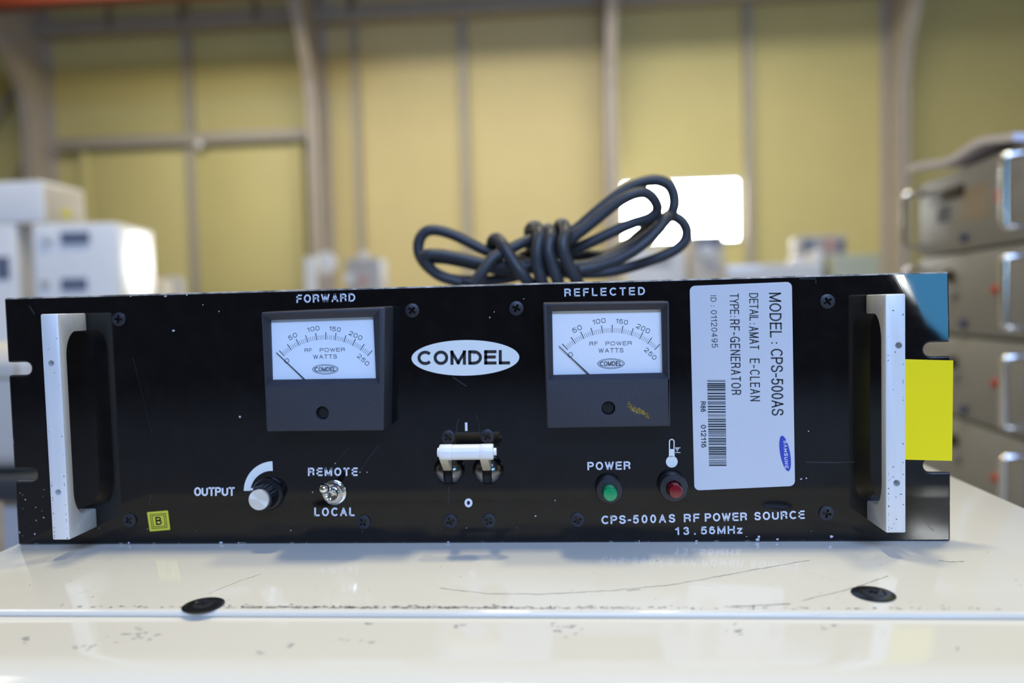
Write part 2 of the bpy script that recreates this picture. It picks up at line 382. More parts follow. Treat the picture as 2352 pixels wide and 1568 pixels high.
# ================================================================== THE HALL
YW = 15.4; ZF = -1.1
M.update(
 wall=mat('yellow_wall_sheet', (0.57, 0.50, 0.21), 0.55, 0, 0.06, 1.2),
 wall2=mat('tan_wall_sheet', (0.60, 0.50, 0.235), 0.55, 0, 0.06, 1.2),
 backing=mat('brown_wall_backing', (0.22, 0.19, 0.13), 0.7, 0, 0.1, 2),
 steel=mat('grey_painted_steel', (0.42, 0.37, 0.32), 0.5, 0, 0.08, 2),
 post=mat('grey_purlin_steel', (0.37, 0.33, 0.27), 0.5, 0, 0.08, 2),
 redbeam=mat('red_crane_paint', (0.16, 0.020, 0.005), 0.5, 0, 0.1, 2),
 floor=mat('grey_concrete', (0.30, 0.28, 0.25), 0.85, 0, 0.15, 1.5, 0.1, 30, spec=0.2),
 roof=mat('grey_roof_sheet', (0.30, 0.29, 0.27), 0.7, 0, 0.1, 1),
 sky=emission('bright_window_light', (0.95, 0.98, 1.0), 26.0),
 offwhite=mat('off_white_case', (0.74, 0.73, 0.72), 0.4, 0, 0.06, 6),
 glosswhite=mat('gloss_white_case', (0.66, 0.67, 0.70), 0.10, 0, 0.04, 6),
 greycase=mat('grey_case', (0.40, 0.39, 0.38), 0.45, 0, 0.08, 6),
 beigecase=mat('beige_case', (0.56, 0.50, 0.42), 0.45, 0, 0.08, 6),
 darkmark=mat('dark_blue_grey_marking', (0.11, 0.13, 0.19), 0.5, 0, 0.2, 20),
 greenbox=mat('pale_green_case', (0.42, 0.44, 0.33), 0.5, 0, 0.06, 6),
 pink=mat('pink_mark', (0.50, 0.28, 0.25), 0.5, 0, 0.1, 10),
 bench=mat('bench_laminate', (0.52, 0.47, 0.40), 0.5, 0, 0.1, 5),
 cream=mat('cream_enamel', (0.74, 0.70, 0.61), 0.10, 0, 0.03, 8, 0.03, 60),
)
tag(box('floor', (-18, -14, ZF - 0.1), (15, YW, ZF), M['floor']), kind='structure')
tag(box('ceiling', (-18, -6, 8.2), (15, YW, 8.4), M['roof']), kind='structure')
tag(box('wall_left', (-18.3, -6, ZF), (-18, YW, 8.4), M['wall']), kind='structure')
tag(box('wall_right', (15, -6, ZF), (15.3, YW, 8.4), M['wall']), kind='structure')
wb = tag(box('wall_back', (-18, YW + 0.08, ZF), (15, YW + 0.3, 8.4), M['backing']), kind='structure')
cols = [-16.7, -10.85, -4.72, 1.36, 7.0, 12.9]
posts = [-13.7, -7.62, -1.66, 4.2, 9.85]
seams = sorted(cols + posts + [-3.96])
for i, (a, b) in enumerate(zip(seams, seams[1:])):
    box('panel', (a + 0.03, YW, ZF), (b - 0.03, YW + 0.08, 8.3), M['wall2'] if -4.8 < a < 0 else M['wall'], wb, 0.008, seg=1)
for i, x in enumerate(posts + [-3.96]):
    ww = 0.085 if x != -3.96 else 0.06
    tag(box('trim_%d' % (i + 1), (x - ww, YW - 0.16, ZF), (x + ww, YW - 0.002, 6.3), M['post'], bev=0.01, seg=1), kind='structure')
ORD = ['far left', 'left', 'centre left', 'centre right', 'right', 'far right']
def column(x, k):
    c = empty('steel_column', loc=(x, YW - 0.25, ZF))
    tag(c, ['grey steel column beyond the left edge of the hall door bay', 'grey steel column left of the hall door, with a diagonal brace beside it', 'grey steel column between the hall door and the tan wall sheets',
            'grey steel column just left of the bright window', 'grey steel column behind the pale green case, near the rack stack', 'grey steel column hidden behind the rack stack'][k], 'column', 'columns along the back wall', 'structure')
    y0 = YW - 0.75
    prof = [(y0, ZF), (y0, 4.3), (y0 - 0.10, 4.8), (y0 - 0.45, 5.5), (y0 - 0.8, 6.1), (y0 - 1.0, 6.8)]
    bm = bmesh.new()
    poly_prism(bm, [(x - 0.012, YW - 0.01, ZF)] + [(x - 0.012, y, z) for y, z in prof] + [(x - 0.012, YW - 0.01, 6.8)], (0.024, 0, 0))
    bm_obj('web', bm, M['steel'], c)
    bm = bmesh.new()
    pts = [(x - 0.11, y, z) for y, z in prof] + [(x - 0.11, y + 0.03, z) for y, z in prof[::-1]]
    poly_prism(bm, pts, (0.22, 0, 0)); bm_obj('flange', bm, M['steel'], c)
    box('back_flange', (x - 0.14, YW - 0.035, ZF), (x + 0.14, YW - 0.003, 6.8), M['steel'], c)
for k, x in enumerate(cols):
    if 0 < k < 5: column(x, k)
zb = 6.20
bt = empty('trim_7', loc=(0, YW - 0.2, zb)); tag(bt, kind='structure')
box('beam_web', (-17.9, YW - 0.30, zb), (14.9, YW - 0.10, zb + 0.30), M['post'], bt)
box('beam_flange', (-17.9, YW - 0.42, zb - 0.03), (14.9, YW - 0.02, zb + 0.02), M['post'], bt)
for x in (-14.0, -12.4, -10.9, -9.2, -7.6, -6.0, -3.96):
    box('stiffener', (x - 0.05, YW - 0.34, zb + 0.02), (x + 0.05, YW - 0.31, zb + 1.2), M['backing'], bt)
# hooded strip lamps hanging in front of the wall
M['hood'] = mat('grey_lamp_hood', (0.35, 0.35, 0.34), 0.5, 0, 0.1, 5)
for i, (x, pw) in enumerate(LAMPS):
    lm = empty('strip_lamp', loc=(x, 10.6, 6.45)); tag(lm, ['hooded strip lamp above the left hall bay', 'hooded strip lamp above the middle hall bay', 'hooded strip lamp above the right hall bay'][i], 'lamp', 'strip lamps below the roof')
    box('hood_top', (x - 2.3, 10.28, 6.45), (x + 2.3, 10.92, 6.47), M['hood'], lm)
    for y in (10.28, 10.90): box('hood_skirt', (x - 2.3, y, 6.355), (x + 2.3, y + 0.02, 6.45), M['hood'], lm)
    for xx in (x - 1.8, x + 1.8): box('hanger', (xx - 0.01, 10.59, 6.47), (xx + 0.01, 10.61, 8.2), M['hood'], lm)
# red crane girder high on the left
zr = at(0, 20, 11.0).z
cg = empty('crane_girder', loc=(-8, 11.0, zr)); tag(cg, 'orange red crane girder crossing the top left corner', 'girder', kind='structure')
box('bottom_flange', (-17.9, 10.85, zr), (-2.6, 11.15, zr + 0.03), M['redbeam'], cg)
box('girder_web', (-17.9, 10.98, zr + 0.03), (-2.6, 11.02, zr + 0.6), M['redbeam'], cg)
box('top_flange', (-17.9, 10.85, zr + 0.6), (-2.6, 11.15, zr + 0.63), M['redbeam'], cg)
# diagonal brace at the far left
bm = tube_bm([(-14.9, YW - 0.25, 0.2), (-11.1, YW - 0.25, 5.64)], 0.07, 8, sub=1)
tag(bm_obj('trim_8', bm, M['post'], smooth=True), kind='structure')
bm = tube_bm([(-13.6, YW - 0.22, 0.2), (-11.1, YW - 0.22, 3.9)], 0.035, 8, sub=1)
tag(bm_obj('trim_9', bm, M['post'], smooth=True), kind='structure')
# double door in the left bay
d1 = empty('door_1', loc=(-7.6, YW - 0.1, ZF)); tag(d1, kind='structure')
box('header', (-10.5, YW - 0.34, 3.76), (-4.95, YW - 0.05, 4.0), M['post'], d1, 0.01)
for x in (-9.98, -5.25): box('jamb', (x - 0.10, YW - 0.2, ZF), (x + 0.10, YW - 0.02, 3.76), M['wall'], d1, 0.01)
box('door_leaf', (-9.86, YW - 0.16, ZF), (-7.68, YW - 0.06, 3.74), M['wall'], d1, 0.01)
box('door_leaf', (-7.52, YW - 0.16, ZF), (-5.37, YW - 0.06, 3.74), M['wall'], d1, 0.01)
box('meeting_post', (-7.69, YW - 0.24, ZF), (-7.51, YW - 0.16, 3.80), M['post'], d1, 0.01)
bm_obj('round_cap', lathe_bm([(0, 0.03), (0.06, 0.02), (0.09, 0)], at(456, 332, YW - 0.36), n=16), M['offwhite'], d1, smooth=True)  # added white cap in place of a blurred highlight on the header
# bright window
w1 = empty('window_1', loc=(2.8, YW - 0.03, 2.0)); tag(w1, kind='structure')
wx0, wx1, wz0, wz1 = 1.64, 3.97, 1.42, 2.62
box('pane', (wx0, YW - 0.022, wz0), (wx1, YW - 0.012, wz1), M['sky'], w1)
for lo, hi in (((wx0 - .05, wz0 - .05), (wx1 + .05, wz0)), ((wx0 - .05, wz1), (wx1 + .05, wz1 + .05)), ((wx0 - .05, wz0), (wx0, wz1)), ((wx1, wz0), (wx1 + .05, wz1))):
    box('window_frame', (lo[0], YW - 0.05, lo[1]), (hi[0], YW - 0.002, hi[1]), M['offwhite'], w1)

# ------------------------------------------------------------------ cream cabinet that carries everything
cab = empty('equipment_cabinet', loc=(0.275, 0.2, ZF))
tag(cab, 'glossy cream enamel cabinet with scuffed top carrying the black front panel unit', 'cabinet')
XL, XR, YR, YF, YB = -0.0015, 0.552, -0.0855, -0.118, 0.62
# top cover plate: rounded front lip
def lip(y0, y1, zt, zb_, r, front=True):
    pts = [(y1, zb_), (y1, zt)]
    for k in range(7):
        t = k / 6 * math.pi / 2
        pts.append((y0 + r - r * math.sin(t), zt - r + r * math.cos(t)))
    pts.append((y0, zb_)); return pts
bm = bmesh.new()
pr_ = lip(YR, YB, 0.0, -0.0026, 0.0019)
poly_prism(bm, [(XL, y, z) for y, z in pr_], (XR - XL, 0, 0)); bevel_all(bm, 0.0012, 2, 60)
cover = bm_obj('top_cover', bm, M['cream'], cab, smooth=True)
bm = bmesh.new(); pts = [(YB, -0.35), (YB, -0.0027), (YF, -0.0027)]
for k in range(1, 9):
    t = k / 8 * math.pi / 2; pts.append((YF - 0.030 * math.sin(t), -0.0027 - 0.030 * (1 - math.cos(t))))
pts += [(YF - 0.030, -0.35)]
poly_prism(bm, [(XL + 0.0005, y, z) for y, z in pts], (XR - XL - 0.001, 0, 0)); bevel_all(bm, 0.004, 3, 60)
bm_obj('front_housing', bm, M['cream'], cab, smooth=True)
box('base_plinth', (XL + 0.02, YF, ZF), (XR - 0.02, YB - 0.02, -0.3501), M['greycase'], cab, 0.004)
# countersunk screws with cup washers on the cover
cross = bmesh.new()
for ang in (0, 1):
    a = (-0.0019, 0.0019) if ang == 0 else (-0.00055, 0.00055); b = (-0.00055, 0.00055) if ang == 0 else (-0.0019, 0.0019)
    poly_prism(cross, [(a[0], -0.004, b[0]), (a[1], -0.004, b[0]), (a[1], -0.004, b[1]), (a[0], -0.004, b[1])], (0, 0.0032, 0))
def cross_me(scale, depth0, depth1):
    out = []
    for ang in (0, 1):
        b = bmesh.new(); L, Wd = scale * 0.56, scale * 0.16
        x, z = (L, Wd) if ang == 0 else (Wd, L)
        poly_prism(b, [(-x, depth0, -z), (x, depth0, -z), (x, depth0, z), (-x, depth0, z)], (0, depth1 - depth0, 0)); out.append(to_me(b))
    return out
cross.free()
def screw_mesh(r, dome, thick):
    me = to_me(lathe_bm([(r * 0.98, -0.0003), (r, 0), (r * 0.97, thick), (r * 0.6, thick + dome * 0.75), (0, thick + dome)], n=28))
    return cut(me, cross_me(r, -0.02, -(thick + dome) + r * 0.45))
cs = screw_mesh(0.0042, 0.0004, 0.0006)
for px, py in ((467, 1391), (2006, 1365)):
    c = atz(px, py, 0.0)
    sc = empty('cover_screw', cab, c)
    bm_obj('cup_washer', lathe_bm([(0.0046, 0.0), (0.0082, 0.0001), (0.0084, 0.0004), (0.0076, 0.0007), (0.0050, 0.0009), (0.0046, 0.0004)], c, (0, 0, 1), 36), M['knob'], sc, smooth=True)
    o = mobj('screw_head', cs.copy(), M['screw'], sc, c, True); o.rotation_euler = (math.radians(-90), 0, random.uniform(0, 1.5)); o.location.z += 0.0001
# scuffs, grime line and long scratches on the enamel (flat wear with its own shape)
M['grime'] = mat('dark_grime', (0.085, 0.08, 0.085), 0.6, 0, 0.4, 800)
M['pale'] = mat('pale_scratch', (0.86, 0.85, 0.82), 0.35, 0, 0.05, 300)
def flat_blob(bm, c, u, v, n=6, jit=0.35):
    vs_ = [bm.verts.new(Vector(c) + Vector(u) * math.cos(2 * math.pi * i / n) * random.uniform(1 - jit, 1) + Vector(v) * math.sin(2 * math.pi * i / n) * random.uniform(1 - jit, 1)) for i in range(n)]
    bm.faces.new(vs_)
def thin_path(bm, pts, wd, z=None):
    P = [Vector(p) for p in pts]
    L, Rr = [], []
    for i, p in enumerate(P):
        t = (P[min(i + 1, len(P) - 1)] - P[max(i - 1, 0)]).normalized(); n = Vector((-t.y, t.x, 0)) * wd * random.uniform(0.3, 1)
        L.append(bm.verts.new(p + n)); Rr.append(bm.verts.new(p - n))
    for i in range(len(P) - 1): bm.faces.new((L[i], L[i + 1], Rr[i + 1], Rr[i]))
def up_faces(bm):
    bmesh.ops.recalc_face_normals(bm, faces=bm.faces)
    fl = [f for f in bm.faces if f.normal.z < 0]
    if fl: bmesh.ops.reverse_faces(bm, faces=fl)
bm = bmesh.new(); ZS = 0.00006
for i in range(520):                                       # broken line along the lip
    x = random.choice((random.uniform(0.15, 0.32), random.uniform(0.08, 0.46), random.uniform(0.16, 0.28)))
    flat_blob(bm, (x, YR + 0.0030 + abs(random.gauss(0, 0.0011)), ZS), (random.uniform(0.0002, 0.0015), 0, 0), (0.0002, random.uniform(0.00015, 0.0005), 0))
for i in range(90):
    flat_blob(bm, (random.uniform(0.01, 0.54), random.uniform(YR + 0.006, -0.012), ZS), (random.uniform(0.0001, 0.0006), random.uniform(-.0002, .0002), 0), (0, random.uniform(0.0001, 0.0003), 0))
def zpath(pts): return [atz(x, y, ZS) for x, y in pts]
def wob(pts, n=10):
    out = []
    for a, b in zip(pts, pts[1:]):
        for k in range(n): t = k / n; out.append((a[0] + (b[0] - a[0]) * t + random.uniform(-1, 1), a[1] + (b[1] - a[1]) * t + random.uniform(-.7, .7)))
    return out + [pts[-1]]
for pth, wd in (([(1010, 1350), (1120, 1363), (1240, 1364), (1400, 1356), (1540, 1343), (1640, 1325), (1750, 1305), (1860, 1286)], 0.00022), ([(1840, 1379), (1930, 1358), (1990, 1340), (2040, 1322)], 0.0002),
                ([(2155, 1286), (2180, 1290), (2215, 1289)], 0.0003), ([(1440, 1356), (1470, 1353)], 0.0003), ([(1680, 1392), (1740, 1390), (1815, 1386)], 0.0004), ([(480, 1362), (560, 1330), (600, 1318)], 0.00012)):
    thin_path(bm, zpath(wob(pth)), wd)
up_faces(bm); tag(bm_obj('scuff_marks', bm, M['grime'], cab), 'dark grey scuffs and scratches along the lip', kind='stuff')
bm = bmesh.new()
for pth, wd in (([(1835, 1343), (1960, 1318), (2060, 1298), (2160, 1288)], 0.00018), ([(1850, 1312), (1900, 1325), (1940, 1337)], 0.00014), ([(2230, 1270), (2280, 1292)], 0.00014), ([(1525, 1282), (1538, 1297)], 0.0002),
                ([(60, 1400), (150, 1375), (230, 1345)], 0.00012), ([(1580, 1340), (1650, 1346)], 0.00014)):
    thin_path(bm, zpath(wob(pth)), wd)
up_faces(bm); tag(bm_obj('pale_scratches', bm, M['pale'], cab), kind='stuff')
bm = bmesh.new(); ZL = -0.0027 + 0.00006
for cx, cy, k, s in ((60, 1470, 5, 14), (195, 1485, 7, 16), (300, 1455, 8, 30), (340, 1459, 6, 25), (850, 1434, 3, 6), (1060, 1440, 3, 14), (1270, 1440, 9, 20), (1310, 1450, 6, 18), (1680, 1425, 8, 14), (1690, 1450, 6, 10), (830, 1470, 4, 20), (630, 1497, 4, 40), (2200, 1490, 2, 6), (1900, 1440, 3, 12)):
    for j in range(k):
        c = atz(cx + random.gauss(0, s), cy + random.gauss(0, s * 0.3), ZL)
        if c.y < YR - 0.004 and c.y > YF + 0.001: flat_blob(bm, c, (random.uniform(0.0006, 0.0017), random.uniform(0, .0006), 0), (0.0002, random.uniform(0.0003, 0.0008), 0))
up_faces(bm); tag(bm_obj('chipped_spots', bm, mat('grey_chip', (0.24, 0.23, 0.27), 0.5, 0, 0.3, 500), cab), kind='stuff')

# ================================================================== BLACK RACK UNIT
PW, PH, PT = 0.4826, 0.1325, 0.0032
unit = empty('rack_power_unit', loc=(PW / 2, 0.0, 0.0))
tag(unit, 'black rack mount power unit with two meters and aluminium handles on the cream cabinet', 'power unit')
def panel_outline():
    r, dpt = 0.0034, 0.0128
    pts = []
    def slot(z, side):
        s = 1 if side == 'L' else -1; x0 = 0 if side == 'L' else PW
        arc = [(x0 + s * (dpt - r + r * math.sin(t)), z + r * math.cos(t) * (1 if side == 'L' else -1)) for t in [k / 8 * math.pi for k in range(9)]]
        first = (x0, z + (r if side == 'L' else -r)); last = (x0, z - (r if side == 'L' else -r))
        return [first] + arc + [last]
    pts.append((0, PH)); pts += slot(PH - 0.0377, 'L'); pts += slot(0.0377, 'L'); pts.append((0, 0))
    pts.append((PW, 0)); pts += slot(0.0377, 'R'); pts += slot(PH - 0.0377, 'R'); pts.append((PW, PH))
    return pts
bm = bmesh.new()
poly_prism(bm, [(x, 0.0, z) for x, z in panel_outline()], (0, PT, 0))
bevel_all(bm, 0.0009, 2, 40, False)
# the upper right corner is bent back a little along a diagonal
c0 = Vector((0.4500, 0, 0.1325)); c1 = Vector((0.4690, 0, 0.0940)); cdir = (c1 - c0).normalized(); cn = Vector((-cdir.z, 0, cdir.x))
for k in range(15):
    bmesh.ops.bisect_plane(bm, geom=bm.verts[:] + bm.edges[:] + bm.faces[:], plane_co=c0 + cn * 0.001 * k, plane_no=cn, dist=1e-7)
for v in bm.verts:
    d = (v.co - c0).dot(cn)
    if d > 0 and v.co.z > 0.06:
        tt = math.tan(math.radians(5.0)); R_ = 0.014
        v.co.y += tt * d * d / (2 * R_) if d < R_ else tt * (d - R_ / 2)
bmesh.ops.triangulate(bm, faces=[f for f in bm.faces if len(f.verts) > 8])
for f in bm.faces: f.material_index = 0 if abs(f.normal.y) > 0.94 else (1 if f.normal.z > 0.2 and f.calc_center_median().z > PH - 0.004 else 2)
panel = bm_obj('front_panel', bm, [M['black'], M['edge'], M['edge2']], unit)
box('chassis', (0.024, PT, 0.003), (PW - 0.024, 0.46, 0.1215), M['chassis'], unit, 0.001)

# --- lettering printed on the panel
YP = -0.0001
def lettering(words, m=None):
    pr = Print()
    for body, a, b, cap, gap in words: px_word(pr, body, a, b, cap, YP, gap, 0.185)
    return pr.build('lettering', m or M['print'], unit)
lettering([('FORWARD', (681, 695.5), (816, 692.3), 19, 0.28)])
lettering([('REFLECTED', (1296.5, 681), (1481.5, 677.2), 18.5, 0.42)])
lettering([('OUTPUT', (446, 1138.7), (539, 1138.4), 20, 0.10)])
lettering([('REMOTE', (707.6, 1092.8), (821.4, 1092.6), 19, 0.32)])
lettering([('LOCAL', (722, 1185), (814.3, 1184.8), 19.5, 0.36)])
lettering([('POWER', (1349.4, 1079.4), (1448.2, 1078), 18.8, 0.26)])
lettering([('CPS', (1381.7, 1203.6), (1437.5, 1202.4), 19.5, 0.26), ('-', (1442, 1202.4), (1450, 1202.2), 19.5, 0.26), ('500AS', (1454, 1202), (1551, 1199.7), 19.5, 0.40), ('RF', (1571, 1198.9), (1607, 1198), 19, 0.3), ('POWER', (1619, 1197.5), (1716, 1195.5), 19, 0.24), ('SOURCE', (1733, 1194.6), (1848.5, 1191), 19, 0.28)])
lettering([('1', (1551.5, 1228.3), (1560, 1228), 18, 0.5), ('3', (1569.5, 1228), (1583, 1227.6), 18, 0.5), ('.', (1594.5, 1227.5), (1598, 1227.3), 18, 1), ('56MHz', (1610, 1227), (1705.3, 1225), 18, 0.30)])
pr = Print(); px_word(pr, 'o', (1067.2, 1164.8), (1085.2, 1164.5), 24, YP, 0.2, 0.22); pr.build('lettering', M['print'], unit)
pr = Print(); pr.poly([at(1067.8, 970, YP), at(1073.4, 970, YP), at(1073.8, 989.3, YP), at(1068.2, 989.3, YP)]); pr.build('lettering', M['print'], unit)
# output arc
pr = Print(); n = 24; A, B = [], []
for i in range(n + 1):
    t = math.radians(268 - 88 * i / n); cx, cy = 628, 1127; ro = 68; ri = 46 + 7 * i / n
    A.append(at(cx + ro * math.cos(t), cy + ro * math.sin(t), YP)); B.append(at(cx + ri * math.cos(t), cy + ri * math.sin(t), YP))
pr.strip(A, B); pr.build('output_arc', M['logo'], unit)
# thermometer symbol
pr = Print()
def pxs(l): return [at(x, y, YP) for x, y in l]
tx, ty = 1543, 1060
pr.poly(ring_px((tx, ty), 13.5, 13.5, YP, 24))
pr.poly(pxs([(1536.5, 1031), (1549.5, 1031), (1549.5, 1050), (1536.5, 1050)]))
def arcp(cx, cy, r, a0, a1, n=10): return [(cx + r * math.cos(math.radians(a0 + (a1 - a0) * i / n)), cy + r * math.sin(math.radians(a0 + (a1 - a0) * i / n))) for i in range(n + 1)]
outp = [(1536.5, 1031)] + arcp(1543, 1014, 6.5, 180, 360) + [(1549.5, 1031)]
inp = [(1538.9, 1031)] + arcp(1543, 1014, 4.1, 180, 360) + [(1547.1, 1031)]
pr.strip(pxs(outp), pxs(inp))
for y in (1028, 1039): pr.poly(pxs([(1551, y - 0.7), (1563, y - 0.7), (1563, y + 0.7), (1551, y + 0.7)]))
tri = [(1551.5, 1029.5), (1559.5, 1029.5), (1555.5, 1037)]; tri2 = [(1553.4, 1030.6), (1557.6, 1030.6), (1555.5, 1034.4)]
pr.strip(pxs(tri + tri[:1]), pxs(tri2 + tri2[:1]))
pr.build('thermometer_symbol', M['logo'], unit)
# oval emblem with its lettering
pr = Print(); pr.poly(ring_px((1069, 821.5), 123.8, 40.8, YP, 72, math.radians(-0.7)))
em = pr.build('oval_emblem', M['logo'], unit)
pr = Print(); px_word(pr, 'COMDEL', (959, 838.2), (1171.5, 836.6), 33, YP - 0.0001, 0.15, 0.215); pr.build('lettering', M['ink'], em)

# --- Phillips screws
PS = screw_mesh(0.0037, 0.0005, 0.0006)
for px, py in ((274, 733), (947, 713), (1186, 708), (1900, 692), (298, 1194), (835, 1198), (1035, 1196), (1123, 1195), (1326, 1193), (1898, 1178), (1030, 1003), (1119, 1001)):
    o = mobj('panel_screw', PS, M['screw'], unit, at(px, py, -0.0002), True); o.rotation_euler = (0, random.uniform(0, 1.5), 0)

# --- handles
def handle(x0, x1, z0, z1, zi0, zi1, holes):
    h, bd, fx = 0.0222, 0.0053, 0.0085
    P = [(0, z0), (0, zi0), (-fx, zi0)]
    for k in range(1, 11):
        t = k / 10 * math.pi / 2; P.append((-fx - (h - bd - fx) * math.sin(t), zi0 + 0.013 * (1 - math.cos(t))))
    for k in range(0, 11):
        t = (1 - k / 10) * math.pi / 2; P.append((-fx - (h - bd - fx) * math.sin(t), zi1 - 0.013 * (1 - math.cos(t))))
    P += [(0, zi1), (0, z1), (-h, z1), (-h, z0)]
    Q = [P[0]]
    for p in P[1:]:
        if (Vector(p) - Vector(Q[-1])).length > 1e-6: Q.append(p)
    bm = bmesh.new(); poly_prism(bm, [(x0, y, z) for y, z in Q], (x1 - x0, 0, 0))
    bevel_all(bm, 0.0007, 2, 50)
    me = to_me(bm); cutters = []
    for hx, hz in holes: cutters.append(to_me(lathe_bm([(0.00155, -0.001), (0.00155, 0.006)], (hx, -h + 0.003, hz), (0, -1, 0), 20)))
    o = mobj('handle', cut(me, cutters), M['alu'], unit, (0, 0, 0), True)
    tag(o, 'scuffed bare aluminium pull handle')
    bm = bmesh.new()
    for k in range(46):
        z = random.choice((random.uniform(z0, z1), random.uniform(z0, z0 + 0.03))); x = random.choice((random.uniform(x0 + 0.001, x1 - 0.001), x0 + 0.0012, x1 - 0.0012))
        flat_blob(bm, (x, -h - 0.00004, z), (random.uniform(0.0001, 0.0006), 0, random.uniform(-.0002, .0002)), (0, 0, random.uniform(0.0001, 0.0004)), 5)
    bmesh.ops.recalc_face_normals(bm, faces=bm.faces)
    tag(bm_obj('dirt_specks', bm, M['alu_dirt'], o), kind='stuff')
hl = [at(118, 834, -0.022), at(134, 1130, -0.022)]; hr = [at(2063.7, 793, -0.022), at(2059, 1109, -0.022)]
handle(0.0358, 0.0449, 0.0096, 0.1232, 0.0196, 0.1141, [(p.x, p.z) for p in hl])
handle(0.4424, 0.4514, 0.0112, 0.1222, 0.0207, 0.1131, [(p.x, p.z) for p in hr])

# --- meters
def homography(src, dst):
    A = []; B = []
    for (x, y), (u, v) in zip(src, dst):
        A.append([x, y, 1, 0, 0, 0, -u * x, -u * y]); B.append(u); A.append([0, 0, 0, x, y, 1, -v * x, -v * y]); B.append(v)
    n = 8
    for i in range(n):
        pv = max(range(i, n), key=lambda r: abs(A[r][i])); A[i], A[pv] = A[pv], A[i]; B[i], B[pv] = B[pv], B[i]
        for r in range(n):
            if r != i:
                k = A[r][i] / A[i][i]; A[r] = [a - k * b for a, b in zip(A[r], A[i])]; B[r] -= k * B[i]
    h = [B[i] / A[i][i] for i in range(n)]
    return lambda x, y: ((h[0] * x + h[1] * y + h[2]) / (h[6] * x + h[7] * y + 1), (h[3] * x + h[4] * y + h[5]) / (h[6] * x + h[7] * y + 1))
WIN = [(270, 345), (1370, 310), (1400, 965), (290, 980)]           # dial window of the first meter as drawn
def meter(outer, rim, win, screw_px, name_label, dirt=None):
    yf, yw, yd = -0.0160, -0.0135, -0.0112
    mt = empty('panel_meter', unit, at(*screw_px, 0)); tag(mt, name_label)
    O = [at(*p, yf) for p in outer]; Rm = [at(*p, yf) for p in rim]; Wn = [at(*p, yw) for p in win]
    bm = bmesh.new()
    rings = []
    back = [Vector((p.x, 0.0, p.z)) for p in O]
    cen = sum((p for p in back), Vector()) / 4
    back = [cen + (p - cen) * 1.012 for p in back]
    chain = [[Vector((p.x, 0.0, p.z)) for p in back], O, Rm, Wn, [Vector((p.x, yd, p.z)) for p in Wn]]
    for pts in chain: rings.append([bm.verts.new(p) for p in pts])
    for a, b in zip(rings, rings[1:]):
        for i in range(4): bm.faces.new((a[i], a[(i + 1) % 4], b[(i + 1) % 4], b[i]))
    bm.faces.new(rings[0]); bm.faces.new(rings[-1])
    bmesh.ops.recalc_face_normals(bm, faces=bm.faces)
    es = [e for e in bm.edges if all(v in rings[1] for v in e.verts) or (e.verts[0] in rings[1] and e.verts[1] in rings[0]) or (e.verts[0] in rings[0] and e.verts[1] in rings[1])]
    bmesh.ops.bevel(bm, geom=es, offset=0.0009, segments=3, affect='EDGES', profile=0.5)
    sp = at(*screw_px, yf)
    me = cut(to_me(bm), [to_me(lathe_bm([(0.0033, -0.004), (0.0033, 0.004)], sp, (0, -1, 0), 32))])
    mobj('meter_case', me, M['case'], mt, (0, 0, 0), True)
    ad = bm_obj('zero_adjuster', lathe_bm([(0.0032, 0), (0.0032, 0.0012), (0.0028, 0.0016), (0, 0.0017)], (sp.x, yf + 0.004, sp.z), (0, -1, 0), 28), M['knob'], mt, smooth=True)
    H = homography(WIN, win_zoom_to_px(win))
    yq = yd - 0.0002
    dq = [at(*p, yd - 0.0001) for p in win]; dq = [Vector((p.x, yd - 0.0001, p.z)) for p in Wn]
    c2 = sum(dq, Vector()) / 4
    bm = bmesh.new(); poly_prism(bm, [c2 + (p - c2) * 0.998 for p in dq], (0, 0.0001, 0)); bm_obj('dial_plate', bm, M['dial'], mt)
    def D(x, y): u, v = H(x, y); return at(u, v, yq)
    pr = Print(); C0 = (868, 1196)
    def pol(R, a): return (C0[0] + R * math.sin(math.radians(a)), C0[1] - R * math.cos(math.radians(a)))
    def tick(a, r0, r1, wd):
        s = math.degrees(wd / r0)
        pr.poly([D(*pol(r0, a - s)), D(*pol(r0, a + s)), D(*pol(r1, a + s)), D(*pol(r1, a - s))])
    for i in range(51):
        a = -43 + 86 * i / 50
        if i % 5 == 0: tick(a, 645, 722, 4.2)
        else: tick(a, 645, 692, 1.5)
    pr.build('scale_marks', M['dialink'], mt)
    pr = Print()
    def dword(body, cx, cy, wd, cap, ang=0.0, wt=0.13, gap=0.22):
        ca, sa = math.cos(math.radians(ang)), math.sin(math.radians(ang))
        p0 = D(cx - wd / 2 * ca + cap / 2 * -sa, cy - wd / 2 * sa + cap / 2 * ca); p1 = D(cx + wd / 2 * ca + cap / 2 * -sa, cy + wd / 2 * sa + cap / 2 * ca)
        upv = D(cx + cap * sa, cy - cap * ca) - D(cx, cy)
        pr.word(body, p0, p1, upv, upv.length, gap, wt, 3.2)
    dword('0', 455, 776, 50, 46, -43); dword('50', 517, 518, 98, 48, -28); dword('100', 735, 438, 130, 46, -9); dword('150', 965, 440, 122, 46, 8)
    dword('200', 1184, 508, 148, 48, 25); dword('250', 1265, 766, 150, 46, 43)
    dword('RF', 684, 664, 82, 40, -1); dword('POWER', 937, 660, 266, 40, -1); dword('WATTS', 860, 732, 252, 44, -1)
    pr.build('numerals', M['dialink'], mt)
    pr = Print()
    def el(rx, ry): return [D(863 + rx * math.cos(2 * math.pi * i / 40), 866 + ry * math.sin(2 * math.pi * i / 40)) for i in range(41)]
    pr.strip(el(138, 53), el(131, 48)); pr.strip(el(122, 41), el(117, 37))
    vs0 = len(pr.v); dword('COMDEL', 863, 866, 222, 46, -1, 0.2, 0.12); pr.build('dial_emblem', M['dialink'], mt)
